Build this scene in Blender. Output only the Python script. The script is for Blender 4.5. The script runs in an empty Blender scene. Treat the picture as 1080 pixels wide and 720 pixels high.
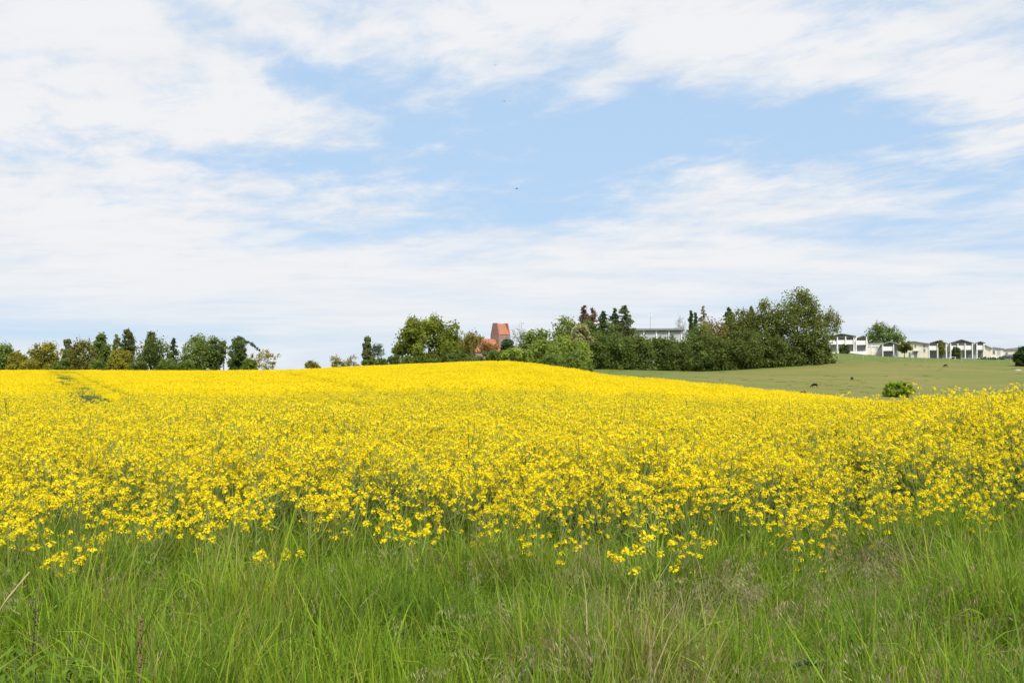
import bpy, bmesh, math, random
import numpy as np
from mathutils import Vector, Matrix, Euler

S = bpy.context.scene
COL = S.collection
R = math.radians

# ------------------------------------------------------------------ camera
F = 1060.0                      # focal length in photo pixels (1080 wide)
PITCH = math.atan(40.0 / F)
EYE = 2.0
cam_d = bpy.data.cameras.new("camera")
cam_d.sensor_width = 36.0
cam_d.lens = 36.0 * F / 1080.0
cam_d.clip_start = 0.1
cam_d.clip_end = 20000
cam = bpy.data.objects.new("camera", cam_d)
COL.objects.link(cam)
cam.location = (0, 0, EYE)
cam.rotation_euler = (math.pi / 2 + PITCH, 0, 0)
S.camera = cam

# ------------------------------------------------------------------ light
SUN_EL, SUN_AZ = R(49), R(163)          # azimuth clockwise from +Y (view direction)
sun_dir = Vector((math.sin(SUN_AZ) * math.cos(SUN_EL), math.cos(SUN_AZ) * math.cos(SUN_EL), math.sin(SUN_EL)))
sd = bpy.data.lights.new("sun", 'SUN')
sd.energy = 4.2
sd.angle = R(13)
sd.color = (1.0, 0.955, 0.88)
so = bpy.data.objects.new("sun", sd)
COL.objects.link(so)
so.location = (40, -60, 90)
so.rotation_euler = (-sun_dir).to_track_quat('-Z', 'Y').to_euler()

S.view_settings.view_transform = 'Standard'
S.view_settings.look = 'None'
S.view_settings.gamma = 1
S.view_settings.use_curve_mapping = False
S.view_settings.exposure = 0.12
S.cycles.max_bounces = 6
S.cycles.diffuse_bounces = 3
S.cycles.glossy_bounces = 2
S.cycles.transmission_bounces = 4
S.cycles.transparent_max_bounces = 4
S.cycles.use_denoising = True
S.cycles.caustics_reflective = False
S.cycles.caustics_refractive = False

# ------------------------------------------------------------------ node helpers
class NG:
    def __init__(s, tree):
        s.t = tree; s.n = tree.nodes; s.l = tree.links
    def node(s, typ, **kw):
        nd = s.n.new(typ)
        for k, v in kw.items(): setattr(nd, k, v)
        return nd
    def put(s, sock, v):
        if isinstance(v, bpy.types.NodeSocket): s.l.new(v, sock)
        else: sock.default_value = v
    def math(s, op, a, b=None, c=None, clamp=False):
        nd = s.node('ShaderNodeMath', operation=op, use_clamp=clamp)
        s.put(nd.inputs[0], a)
        if b is not None: s.put(nd.inputs[1], b)
        if c is not None: s.put(nd.inputs[2], c)
        return nd.outputs[0]
    def mix(s, f, a, b, blend='MIX'):
        nd = s.node('ShaderNodeMix', data_type='RGBA', blend_type=blend)
        s.put(nd.inputs[0], f); s.put(nd.inputs[6], a); s.put(nd.inputs[7], b)
        return nd.outputs[2]
    def noise(s, vec, scale, detail=4, rough=0.5, dist=0.0):
        nd = s.node('ShaderNodeTexNoise')
        if vec is not None: s.l.new(vec, nd.inputs['Vector'])
        nd.inputs['Scale'].default_value = scale
        nd.inputs['Detail'].default_value = detail
        nd.inputs['Roughness'].default_value = rough
        nd.inputs['Distortion'].default_value = dist
        return nd.outputs[0]
    def ramp(s, f, lo, hi, a=0.0, b=1.0, smooth=True):
        nd = s.node('ShaderNodeMapRange', interpolation_type='SMOOTHSTEP' if smooth else 'LINEAR')
        s.put(nd.inputs[0], f)
        nd.inputs[1].default_value = lo; nd.inputs[2].default_value = hi
        nd.inputs[3].default_value = a; nd.inputs[4].default_value = b
        return nd.outputs[0]
    def comb(s, x, y, z):
        nd = s.node('ShaderNodeCombineXYZ')
        for i, v in enumerate((x, y, z)): s.put(nd.inputs[i], v)
        return nd.outputs[0]

# ------------------------------------------------------------------ world: Nishita sky under broken thin cloud
W = bpy.data.worlds.new("World")
S.world = W
W.use_nodes = True
W.node_tree.nodes.clear()
g = NG(W.node_tree)
tc = g.node('ShaderNodeTexCoord')
sep = g.node('ShaderNodeSeparateXYZ'); g.l.new(tc.outputs['Generated'], sep.inputs[0])
dx, dy, dz = sep.outputs
sky = g.node('ShaderNodeTexSky', sky_type='NISHITA', sun_disc=False)
sky.sun_elevation = SUN_EL; sky.sun_rotation = SUN_AZ
sky.air_density = 1.0; sky.dust_density = 0.6; sky.ozone_density = 1.5
# position on the cloud layer (a flat sheet overhead)
zz = g.math('ADD', g.math('MAXIMUM', dz, 0.0), 0.09)
cx = g.math('DIVIDE', dx, zz); cy = g.math('DIVIDE', dy, zz)
# altitude angles of the direction, for where the sheet is torn open
u = g.math('DIVIDE', dx, g.math('MAXIMUM', dy, 0.15))
v = g.math('DIVIDE', dz, g.math('MAXIMUM', dy, 0.15))
p_sheet = g.comb(cx, cy, 0.0)
n_big = g.noise(g.comb(g.math('ADD', cx, 3.1), g.math('MULTIPLY', cy, 1.0), 2.3), 0.55, 3, 0.5, 0.4)
n_mid = g.noise(g.comb(g.math('MULTIPLY', cx, 1.0), g.math('MULTIPLY', cy, 0.75), 7.7), 2.0, 6, 0.58, 0.5)
n_fine = g.noise(g.comb(g.math('ADD', cx, g.math('MULTIPLY', cy, 0.35)), g.math('MULTIPLY', cy, 0.8), 1.2), 5.5, 6, 0.62, 0.3)
# low band seen edge-on: long flat streaks
n_low = g.noise(g.comb(g.math('MULTIPLY', u, 1.5), g.math('MULTIPLY', v, 15.0), 4.4), 1.6, 6, 0.55, 0.4)
def blob(px, py, a, b, ang=0.0):
    u0 = (px - 540) / F; v0 = (400 - py) / F
    du = g.math('SUBTRACT', u, u0); dv = g.math('SUBTRACT', v, v0)
    ca, sa = math.cos(R(ang)), math.sin(R(ang))
    e1 = g.math('DIVIDE', g.math('ADD', g.math('MULTIPLY', du, ca), g.math('MULTIPLY', dv, sa)), a / F)
    e2 = g.math('DIVIDE', g.math('SUBTRACT', g.math('MULTIPLY', dv, ca), g.math('MULTIPLY', du, sa)), b / F)
    q = g.math('ADD', g.math('MULTIPLY', e1, e1), g.math('MULTIPLY', e2, e2))
    return g.math('EXPONENT', g.math('MULTIPLY', q, -1.0))
openings = [(740, 132, 260, 46, 2, .34), (560, 185, 150, 60, 8, .24), (1060, 192, 130, 30, 12, .24), (290, 58, 115, 26, -28, .27),
            (250, 160, 230, 16, -4, .16), (340, 252, 90, 9, 4, .24), (110, 322, 170, 9, 0, .12), (480, 232, 120, 14, 4, .14), (700, 60, 70, 10, 5, .08),
            (900, 140, 110, 26, 0, .16), (950, 235, 180, 12, 3, .10), (650, 215, 90, 14, 5, .10),
            (200, 5, 40, 12, -20, .12), (960, 40, 80, 8, 0, .06), (20, 158, 60, 8, 0, .08)]
banks = [(90, 90, 230, 110, 0, .22), (620, 40, 380, 34, -3, .17), (1010, 75, 170, 45, -12, .20), (830, 185, 170, 34, 6, .12),
         (520, 300, 700, 46, 0, .12), (60, 260, 300, 50, 0, .12), (1040, 150, 60, 8, 10, .14)]
bias = None
for sgn, lst in ((-1, openings), (1, banks)):
    for (px, py, a, b, ang, w) in lst:
        t_ = g.math('MULTIPLY', blob(px, py, a, b, ang), sgn * w)
        bias = t_ if bias is None else g.math('ADD', bias, t_)
dens = g.math('ADD', g.math('MULTIPLY', n_big, 0.30), g.math('MULTIPLY', n_mid, 0.80))
dens = g.math('ADD', dens, g.math('MULTIPLY', n_fine, 1.0))
dens = g.math('SUBTRACT', dens, 0.46)
low_w = g.ramp(dz, 0.05, 0.22, 1.0, 0.0)
dens_l = g.math('ADD', g.math('MULTIPLY', n_low, 1.15), 0.02)
dens = g.math('ADD', g.math('MULTIPLY', dens, g.math('SUBTRACT', 1.0, low_w)), g.math('MULTIPLY', dens_l, low_w))
dens = g.math('ADD', dens, bias)
cover = g.ramp(dens, 0.25, 0.76)
cover = g.math('MULTIPLY', cover, g.ramp(dz, -0.02, 0.0))
cover = g.math('MULTIPLY', cover, 0.95)
thick = g.ramp(g.math('ADD', g.math('MULTIPLY', dens, 0.6), g.math('MULTIPLY', g.noise(g.comb(cx, g.math('MULTIPLY', cy, 1.8), 9.0), 2.4, 6, 0.6), 0.9)), 0.52, 1.0)
K = 8.9
c_thin = (0.79 * K, 0.835 * K, 0.895 * K, 1); c_thick = (0.935 * K, 0.935 * K, 0.95 * K, 1)
cloud = g.mix(thick, c_thin, c_thick)
lowgrey = g.math('MULTIPLY', g.ramp(dz, 0.0, 0.14, 1.0, 0.0), 0.6)
cloud = g.mix(lowgrey, cloud, (0.835 * K, 0.885 * K, 0.935 * K, 1))
blue = g.mix(0.80, g.mix(1.0, sky.outputs[0], (1.0, 1.0, 1.0, 1), 'MULTIPLY'), (0.535 * K, 0.745 * K, 1.01 * K, 1))
bg = g.node('ShaderNodeBackground'); bg.inputs[1].default_value = 0.1
g.l.new(g.mix(cover, blue, cloud), bg.inputs[0])
wo = g.node('ShaderNodeOutputWorld'); g.l.new(bg.outputs[0], wo.inputs[0])

# ------------------------------------------------------------------ pixel <-> world, terrain
def ray(px, py):
    u_, v_ = (px - 540) / F, (360 - py) / F
    return np.array([u_, math.cos(PITCH) - v_ * math.sin(PITCH), math.sin(PITCH) + v_ * math.cos(PITCH)])
def at(px, py, Y):
    d = ray(px, py); t = Y / d[1]
    return Vector((d[0] * t, Y, EYE + d[2] * t))
CROP = 1.22
def c_(Y, py): return (Y, at(540, py, Y).z - CROP)
def g_(Y, py): return (Y, at(540, py, Y).z)
near = [(0.4, .30), (3, .12), (5, .03), (7.5, 0.0)]
far_l = [(260, 2.6), (400, 2.6), (1500, 0), (9000, 0)]
def far_r(z): return [(420, z), (1000, 4), (3000, 0), (9000, 0)]
TAB = {
 -900: near + [c_(14, 457), c_(25, 432), c_(45, 418), c_(80, 406), c_(120, 398), c_(185, 390.5)] + far_l,
    0: near + [c_(14, 457), c_(25, 432), c_(45, 418), c_(80, 406), c_(120, 398), c_(185, 390.5)] + far_l,
  180: near + [c_(14, 457), c_(25, 432), c_(45, 418), c_(80, 406), c_(120, 398), c_(185, 391)] + far_l,
  300: near + [c_(14, 457), c_(25, 432), c_(45, 417), c_(80, 405), c_(120, 397), c_(182, 390.5)] + far_l,
  430: near + [c_(14, 457), c_(25, 431), c_(45, 415), c_(80, 400), c_(120, 391), c_(168, 384)] + [(230, 3.2)] + far_l,
  510: near + [c_(14, 457), c_(25, 431), c_(45, 412), c_(80, 396), c_(115, 386), c_(150, 380.5), (200, 3.6), (320, 3.6), (600, 2), (1500, 0), (9000, 0)],
  560: near + [c_(14, 457), c_(25, 431), c_(45, 413), c_(80, 398), c_(110, 389), c_(140, 382.5), (200, 3.8), (320, 4.2), (600, 2), (1500, 0), (9000, 0)],
  600: near + [c_(14, 457), c_(25, 431), c_(45, 415), c_(80, 401), c_(132, 389), (160, 2.6), (235, 4.6), (320, 5), (600, 3), (1500, 0), (9000, 0)],
  640: near + [c_(14, 456), c_(25, 432), c_(45, 418), c_(80, 406), c_(125, 397), g_(235, 388.5), g_(320, 387)] + far_r(6),
  740: near + [c_(14, 455), c_(25, 433), c_(45, 421), c_(80, 411), c_(110, 405.5), g_(130, 406), g_(245, 391.5), g_(320, 388)] + far_r(6),
  850: near + [c_(14, 450), c_(25, 433), c_(45, 424), c_(95, 416.5), g_(120, 418), g_(190, 402), g_(252, 383), g_(320, 378)] + far_r(8),
  885: near + [c_(14, 447), c_(25, 433), c_(45, 426), c_(82, 420.5), g_(115, 422), g_(188, 404), g_(262, 379), g_(300, 369), g_(330, 369)] + far_r(11),
  915: near + [c_(14, 445), c_(25, 432), c_(45, 427), c_(70, 424.5), g_(110, 426), g_(184, 406), g_(265, 379.5), g_(300, 374), g_(330, 374)] + far_r(9.5),
  950: near + [c_(14, 442), c_(25, 431), c_(40, 428), c_(60, 428), g_(100, 430), g_(180, 408), g_(267, 380), g_(300, 376.5), g_(330, 376.5)] + far_r(9),
 1010: near[:3] + [(7.5, .08), c_(14, 429), c_(20, 427), g_(45, 452), g_(100, 434), g_(180, 409), g_(268, 381), g_(300, 377.5), g_(330, 377.5)] + far_r(8.5),
 1080: near[:3] + [(7.5, .14), c_(14, 423), c_(20, 423), g_(45, 455), g_(100, 434), g_(180, 409), g_(268, 382), g_(300, 378), g_(330, 378)] + far_r(8.4),
 1900: near[:3] + [(7.5, .2), c_(14, 420), c_(20, 421), g_(45, 455), g_(100, 434), g_(180, 409), g_(268, 382), g_(300, 378), g_(330, 378)] + far_r(8.4),
}
cols = sorted(TAB)
LY = np.linspace(math.log(0.4), math.log(9000), 320)
raw = []
for k in cols:
    ys = np.log([a for a, b in TAB[k]]); zs = np.array([b for a, b in TAB[k]])
    raw.append(np.interp(LY, ys, zs))
raw = np.array(raw)
PX = np.linspace(-900, 1900, 401)
grid = np.array([np.interp(PX, cols, raw[:, j]) for j in range(len(LY))]).T       # [px, Y]
def blur(a, axis, k):
    ker = np.hanning(k + 2)[1:-1]; ker /= ker.sum()
    pad = [(0, 0), (0, 0)]; pad[axis] = (k // 2, k // 2)
    b = np.pad(a, pad, mode='edge')
    return np.apply_along_axis(lambda m: np.convolve(m, ker, mode='valid'), axis, b)
grid = blur(grid, 0, 7); grid = blur(grid, 1, 7)
def zf(x, y):
    x = np.asarray(x, float); y = np.asarray(y, float)
    yy = np.maximum(y, 6.0)
    px = np.clip(540 + F * x / yy, PX[0], PX[-1])
    ly = np.clip(np.log(np.maximum(y, 0.4)), LY[0], LY[-1])
    fi = (px - PX[0]) / (PX[1] - PX[0]); fj = (ly - LY[0]) / (LY[1] - LY[0])
    i = np.clip(fi.astype(int), 0, len(PX) - 2); j = np.clip(fj.astype(int), 0, len(LY) - 2)
    a, b = fi - i, fj - j
    return (grid[i, j] * (1 - a) * (1 - b) + grid[i + 1, j] * a * (1 - b) + grid[i, j + 1] * (1 - a) * b + grid[i + 1, j + 1] * a * b)
def zs(x, y): return float(zf(np.array([x]), np.array([y]))[0])
def hit(px, py, lift=0.0, y0=6.0, y1=330.0):
    """first point of the terrain (raised by lift) met by the ray of a photo pixel"""
    d = ray(px, py); Y = np.exp(np.linspace(math.log(y0), math.log(y1), 6000))
    zr = EYE + d[2] / d[1] * Y; zt = zf(d[0] / d[1] * Y, Y) + lift
    k = np.nonzero(zr <= zt)[0]
    y = Y[k[0]] if len(k) else y1
    return Vector((d[0] / d[1] * y, y, zs(d[0] / d[1] * y, y)))
FE_px = [-900, 0, 300, 430, 510, 560, 600, 640, 740, 850, 885, 915, 950, 1010, 1900]
FE_Y = [186, 186, 183, 169, 151, 141, 133, 126, 111, 96, 83, 71, 60, 40, 40]
def field_end(x, y): return np.interp(540 + F * x / np.maximum(y, 6), FE_px, FE_Y)
def vnoise(x, y, sc, seed):
    """smooth value noise in numpy"""
    rs = np.random.RandomState(seed); T = rs.rand(64, 64)
    a, b = np.asarray(x) / sc, np.asarray(y) / sc
    i, j = np.floor(a).astype(int), np.floor(b).astype(int); fa, fb = a - i, b - j
    fa = fa * fa * (3 - 2 * fa); fb = fb * fb * (3 - 2 * fb)
    q = lambda m, n: T[m % 64, n % 64]
    return q(i, j) * (1 - fa) * (1 - fb) + q(i + 1, j) * fa * (1 - fb) + q(i, j + 1) * (1 - fa) * fb + q(i + 1, j + 1) * fa * fb
EDGE_px = [-200, 0, 70, 130, 200, 300, 345, 420, 480, 560, 640, 690, 730, 800, 880, 960, 1080, 1300]
EDGE_Y = [7.5, 7.3, 7.2, 7.9, 7.9, 7.3, 7.6, 8.0, 8.0, 7.6, 7.4, 7.0, 7.3, 7.8, 8.1, 8.2, 7.9, 7.9]
def field_front(x, y): return np.interp(540 + F * x / np.maximum(y, 6), EDGE_px, EDGE_Y)

# ------------------------------------------------------------------ materials
def new_mat(name):
    m = bpy.data.materials.new(name); m.use_nodes = True; m.node_tree.nodes.clear()
    return m, NG(m.node_tree)
def out(gm, sh):
    o = gm.node('ShaderNodeOutputMaterial'); gm.l.new(sh, o.inputs[0])
def leaf_mat(name, trans=0.3, rough=0.6, rand=0.25, tint=(1.15, 1.25, 0.7), spec=0.25):
    m, gm = new_mat(name)
    at_ = gm.node('ShaderNodeAttribute', attribute_name='Col')
    oi = gm.node('ShaderNodeObjectInfo')
    k = gm.ramp(oi.outputs['Random'], 0, 1, 1 - rand, 1 + rand, False)
    col = gm.mix(1.0, at_.outputs[0], gm.comb(k, k, k), 'MULTIPLY')
    pb = gm.node('ShaderNodeBsdfPrincipled'); gm.l.new(col, pb.inputs['Base Color'])
    pb.inputs['Roughness'].default_value = rough; pb.inputs['Specular IOR Level'].default_value = spec
    tr = gm.node('ShaderNodeBsdfTranslucent'); gm.l.new(gm.mix(1.0, col, (*tint, 1), 'MULTIPLY'), tr.inputs[0])
    mx = gm.node('ShaderNodeMixShader'); mx.inputs[0].default_value = trans
    gm.l.new(pb.outputs[0], mx.inputs[1]); gm.l.new(tr.outputs[0], mx.inputs[2])
    out(gm, mx.outputs[0]); return m
def plain_mat(name, col, rough=0.7, var=0.12, scale=3.0, col2=None, bump=0.0, metal=0.0, spec=0.4, stretch=(1, 1, 1)):
    m, gm = new_mat(name)
    tcn = gm.node('ShaderNodeTexCoord'); mp = gm.node('ShaderNodeMapping'); gm.l.new(tcn.outputs['Object'], mp.inputs[0])
    mp.inputs['Scale'].default_value = stretch
    n = gm.noise(mp.outputs[0], scale, 5, 0.6)
    c2 = col2 or tuple(c * (1 - 2.2 * var) for c in col)
    c = gm.mix(gm.ramp(n, 0.3, 0.7), (*col, 1), (*c2, 1))
    pb = gm.node('ShaderNodeBsdfPrincipled'); gm.l.new(c, pb.inputs['Base Color'])
    pb.inputs['Roughness'].default_value = rough; pb.inputs['Metallic'].default_value = metal; pb.inputs['Specular IOR Level'].default_value = spec
    if bump:
        b = gm.node('ShaderNodeBump'); b.inputs[0].default_value = bump; gm.l.new(n, b.inputs['Height']); gm.l.new(b.outputs[0], pb.inputs['Normal'])
    out(gm, pb.outputs[0]); return m
def tile_mat(name, c1, c2, sx, sy, mortar, rough=0.8):
    m, gm = new_mat(name)
    tcn = gm.node('ShaderNodeTexCoord')
    br = gm.node('ShaderNodeTexBrick'); gm.l.new(tcn.outputs['UV'], br.inputs[0]) if False else gm.l.new(tcn.outputs['Object'], br.inputs[0])
    br.inputs['Color1'].default_value = (*c1, 1); br.inputs['Color2'].default_value = (*c2, 1); br.inputs['Mortar'].default_value = (*mortar, 1)
    br.inputs['Scale'].default_value = 1.0; br.inputs['Brick Width'].default_value = sx; br.inputs['Row Height'].default_value = sy; br.inputs['Mortar Size'].default_value = sy * 0.08
    n = gm.noise(tcn.outputs['Object'], 0.8, 4, 0.6)
    c = gm.mix(gm.ramp(n, 0.35, 0.7, 0, 0.35), br.outputs[0], tuple(x * 0.55 for x in c1) + (1,))
    pb = gm.node('ShaderNodeBsdfPrincipled'); gm.l.new(c, pb.inputs['Base Color']); pb.inputs['Roughness'].default_value = rough
    out(gm, pb.outputs[0]); return m

M = {}
M['leaf'] = leaf_mat('tree_leaves', 0.48, 0.6, 0.10, (1.3, 1.25, 0.6), .15)
M['grass'] = leaf_mat('grass_blades', 0.38, 0.7, 0.28, (1.2, 1.2, 0.5), .10)
M['seed'] = leaf_mat('grass_seed_heads', 0.35, 0.7, 0.25, (1.1, 1.0, 0.9))
M['petal'] = leaf_mat('rapeseed_petals', 0.45, 0.55, 0.08, (1.08, 1.05, 0.8), 0.15)
M['stem'] = leaf_mat('rapeseed_stems', 0.30, 0.55, 0.15)
M['bark'] = plain_mat('bark', (.10, .078, .058), .9, .2, 2.0, bump=.4)
M['palebark'] = plain_mat('pale_bark', (.24, .215, .18), .9, .2, 2.0, bump=.3)
M['white'] = plain_mat('white_paint', (.82, .80, .785), .55, .03, .5)
M['cream'] = plain_mat('cream_render', (.70, .655, .52), .85, .04, .6)
M['palecream'] = plain_mat('pale_cream_render', (.80, .75, .68), .85, .04, .6)
M['grey_roof'] = plain_mat('grey_roofing', (.27, .275, .28), .6, .12, 2.0)
M['pale_roof'] = plain_mat('pale_grey_roofing', (.42, .43, .43), .6, .08, 2.0)
M['glass'] = plain_mat('window_glass', (.20, .21, .22), .12, .1, .6, spec=.6)
M['bluegrey'] = plain_mat('blue_grey_cladding', (.46, .48, .50), .6, .08, 1.0)
M['brick'] = tile_mat('red_brick', (.37, .155, .10), (.31, .13, .085), .5, .16, (.30, .22, .18))
M['tiles'] = tile_mat('orange_roof_tiles', (.50, .18, .085), (.43, .15, .075), .4, .35, (.26, .11, .07), .7)
M['wood'] = plain_mat('weathered_fence_wood', (.42, .39, .33), .9, .12, 2.0, stretch=(1, 1, .1))
M['wire'] = plain_mat('fence_wire', (.35, .35, .34), .5, .05, 1, metal=.6)
M['metal'] = plain_mat('grey_metal', (.40, .41, .42), .45, .05, 1, metal=.7)
M['carpaint'] = plain_mat('dark_grey_car_paint', (.045, .05, .058), .25, .05, 1, spec=.6)
M['rubber'] = plain_mat('tyre_rubber', (.02, .02, .02), .9, .05, 4)
M['wool'] = plain_mat('black_wool', (.018, .015, .014), .95, .2, 9, bump=.6)
M['feather'] = plain_mat('dark_feathers', (.035, .04, .055), .7, .15, 20)
M['straw'] = plain_mat('dry_straw', (.42, .34, .19), .8, .12, 12)
M['dock'] = plain_mat('rusty_dock', (.24, .145, .08), .85, .25, 30)
M['darkstalk'] = plain_mat('dark_dead_stalk', (.075, .06, .035), .9, .2, 20)
M['stone'] = plain_mat('stone', (.40, .37, .34), .9, .12, 3, bump=.4)

# ground: verge soil and grass thatch, crop floor, pale meadow turf; where they lie is an attribute of the mesh
def ground_mat(name, kind):
    m, gm = new_mat(name)
    geo = gm.node('ShaderNodeNewGeometry'); pos = geo.outputs['Position']
    n1 = gm.noise(pos, 0.035, 5, 0.6); n2 = gm.noise(pos, 0.35, 6, 0.65); n3 = gm.noise(pos, 3.0, 5, 0.7)
    mp = gm.node('ShaderNodeMapping'); gm.l.new(pos, mp.inputs[0]); mp.inputs['Scale'].default_value = (0.25, 1.0, 1.0)
    n4 = gm.noise(mp.outputs[0], 0.13, 6, 0.65)
    if kind == 'meadow':
        at_ = gm.node('ShaderNodeAttribute', attribute_name='lush')
        dry = gm.mix(gm.ramp(n4, .34, .64), (.220, .205, .060, 1), (.160, .180, .044, 1))
        dry = gm.mix(gm.ramp(n1, .5, .72, 0, .45), dry, (.29, .225, .095, 1))
        lush = gm.mix(gm.ramp(n2, .3, .7), (.150, .200, .045, 1), (.110, .158, .036, 1))
        f = gm.math('ADD', at_.outputs['Fac'], gm.math('MULTIPLY', gm.math('SUBTRACT', n4, .47), 1.5), clamp=True)
        c = gm.mix(f, dry, lush)
        c = gm.mix(gm.ramp(n3, .35, .7, 0, .4), c, (.10, .10, .034, 1))
    else:
        c = gm.mix(gm.ramp(n3, .35, .65), (.060, .072, .020, 1), (.085, .068, .034, 1))
        c = gm.mix(gm.ramp(n2, .4, .7, 0, .5), c, (.050, .080, .018, 1))
    pb = gm.node('ShaderNodeBsdfPrincipled'); gm.l.new(c, pb.inputs['Base Color']); pb.inputs['Roughness'].default_value = .95; pb.inputs['Specular IOR Level'].default_value = .1
    b = gm.node('ShaderNodeBump'); b.inputs[0].default_value = .5; b.inputs['Distance'].default_value = .08; gm.l.new(n3, b.inputs['Height']); gm.l.new(b.outputs[0], pb.inputs['Normal'])
    out(gm, pb.outputs[0]); return m
M['ground'] = ground_mat('ground', 'ground'); M['meadow'] = ground_mat('meadow_turf', 'meadow')

# ------------------------------------------------------------------ mesh helpers
class MB:
    """collects vertices, faces, colours and material slots, and links them as ONE mesh object"""
    def __init__(s): s.v = []; s.f = []; s.c = []; s.mi = []; s.n = 0
    def add(s, v, f, col=(1, 1, 1), mi=0):
        v = np.asarray(v, float).reshape(-1, 3); n = len(v)
        col = np.asarray(col, float)
        if col.ndim == 1: col = np.tile(col, (n, 1))
        s.v.append(v); s.c.append(col)
        for q in f: s.f.append(tuple(int(i) + s.n for i in q)); s.mi.append(mi)
        s.n += n
    def quads(s, c, a, b, col, mi=0):
        """rhombus leaves: centre c, half axes a, b"""
        n = len(c)
        v = np.stack([c - a, c + b, c + a, c - b], 1).reshape(-1, 3)
        k = np.arange(n) * 4 + s.n
        s.v.append(v); s.c.append(np.repeat(col, 4, axis=0))
        s.f += list(map(tuple, np.stack([k, k + 1, k + 2, k + 3], 1).tolist())); s.mi += [mi] * n
        s.n += n * 4
    def box(s, a, b, mi=0, col=(1, 1, 1)):
        (x0, y0, z0), (x1, y1, z1) = a, b
        v = [(x0, y0, z0), (x1, y0, z0), (x1, y1, z0), (x0, y1, z0), (x0, y0, z1), (x1, y0, z1), (x1, y1, z1), (x0, y1, z1)]
        s.add(v, [(0, 3, 2, 1), (4, 5, 6, 7), (0, 1, 5, 4), (1, 2, 6, 5), (2, 3, 7, 6), (3, 0, 4, 7)], col, mi)
    def tube(s, pts, rad, n=5, col=(1, 1, 1), mi=0):
        pts = [Vector(p) for p in pts]; vs = []
        for i, p in enumerate(pts):
            d = (pts[min(i + 1, len(pts) - 1)] - pts[max(i - 1, 0)])
            d = d.normalized() if d.length > 1e-9 else Vector((0, 0, 1))
            a = d.orthogonal().normalized() if abs(d.z) < .99 else Vector((1, 0, 0)); a = (a - d * a.dot(d)).normalized(); b = d.cross(a)
            r = rad[i] if hasattr(rad, '__len__') else rad
            for k in range(n):
                t = 2 * math.pi * k / n; vs.append(p + a * (r * math.cos(t)) + b * (r * math.sin(t)))
        f = [(i * n + k, i * n + (k + 1) % n, (i + 1) * n + (k + 1) % n, (i + 1) * n + k) for i in range(len(pts) - 1) for k in range(n)]
        f.append(tuple(reversed(range(n)))); f.append(tuple((len(pts) - 1) * n + k for k in range(n)))
        s.add([tuple(q) for q in vs], f, col, mi)
    def prism(s, prof, y0, y1, mi=0):
        """profile in x,z pushed along y"""
        n = len(prof); v = [(x, y0, z) for x, z in prof] + [(x, y1, z) for x, z in prof]
        s.add(v, [tuple(range(n)), tuple(reversed(range(n, 2 * n)))] + [(k, k + n, (k + 1) % n + n, (k + 1) % n) for k in range(n)], (1, 1, 1), mi)
    def mesh(s, name, mats, smooth=False):
        me = bpy.data.meshes.new(name)
        me.from_pydata(np.concatenate(s.v).tolist(), [], s.f)
        ca = me.color_attributes.new('Col', 'FLOAT_COLOR', 'POINT')
        cc = np.concatenate(s.c); ca.data.foreach_set('color', np.hstack([cc, np.ones((len(cc), 1))]).astype(np.float32).ravel())
        for m in (mats if isinstance(mats, (list, tuple)) else [mats]): me.materials.append(m)
        if len(me.materials) > 1: me.polygons.foreach_set('material_index', np.array(s.mi, np.int32))
        if smooth: me.polygons.foreach_set('use_smooth', np.ones(len(me.polygons), bool))
        me.update(); return me
    def build(s, name, mats, parent=None, smooth=False, fix=True):
        me = s.mesh(name, mats, smooth)
        if fix:
            bm = bmesh.new(); bm.from_mesh(me); bmesh.ops.recalc_face_normals(bm, faces=bm.faces); bm.to_mesh(me); bm.free()
        return link(name, me, parent)
def link(name, me, parent=None):
    o = bpy.data.objects.new(name, me); COL.objects.link(o)
    if parent is not None: o.parent = parent
    return o
def tag(o, label=None, cat=None, group=None, kind=None):
    if label: o['label'] = label
    if cat: o['category'] = cat
    if group: o['group'] = group
    if kind: o['kind'] = kind
    return o
def thing(name, loc, label, cat, rz=0.0, group=None, scale=None):
    o = bpy.data.objects.new(name, None); COL.objects.link(o)
    o.location = loc; o.rotation_euler = (0, 0, rz); o.empty_display_size = .3
    if scale: o.scale = scale
    return tag(o, label, cat, group)
def rnd_dirs(rs, n):
    d = rs.normal(size=(n, 3)); return d / np.linalg.norm(d, axis=1, keepdims=True)
def perp(rs, nrm):
    r = rs.normal(size=nrm.shape); a = np.cross(nrm, r); a /= np.linalg.norm(a, axis=1, keepdims=True) + 1e-9
    return a, np.cross(nrm, a)

# ------------------------------------------------------------------ ground and meadow
def sinh_axis(n, lo, hi, k):
    t = np.linspace(-1 if lo < 0 else 0, 1, n); q = np.sinh(k * t) / math.sinh(k)
    return np.where(q < 0, -q * lo, q * hi)
gx = sinh_axis(221, -4000, 4000, 6.2)
gy = np.concatenate([np.linspace(-4000, -60, 12), np.linspace(-40, 4, 12), np.exp(np.linspace(math.log(5), math.log(6000), 260))])
GX, GY = np.meshgrid(gx, gy); GZ = zf(GX, GY)
GZ = np.where(GY < 0, 0.3, GZ)
GV = np.stack([GX, GY, GZ], -1).reshape(-1, 3); nx = len(gx)
fm, fg = [], []
for j in range(len(gy) - 1):
    for i in range(nx - 1):
        q = (j * nx + i, j * nx + i + 1, (j + 1) * nx + i + 1, (j + 1) * nx + i)
        xc, yc = (gx[i] + gx[i + 1]) / 2, (gy[j] + gy[j + 1]) / 2
        pxc = 540 + F * xc / max(yc, 6)
        is_m = yc > 40 and pxc > 596 and yc > float(field_end(np.array(xc), np.array(yc))) and yc < 700
        (fm if is_m else fg).append(q)
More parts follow.
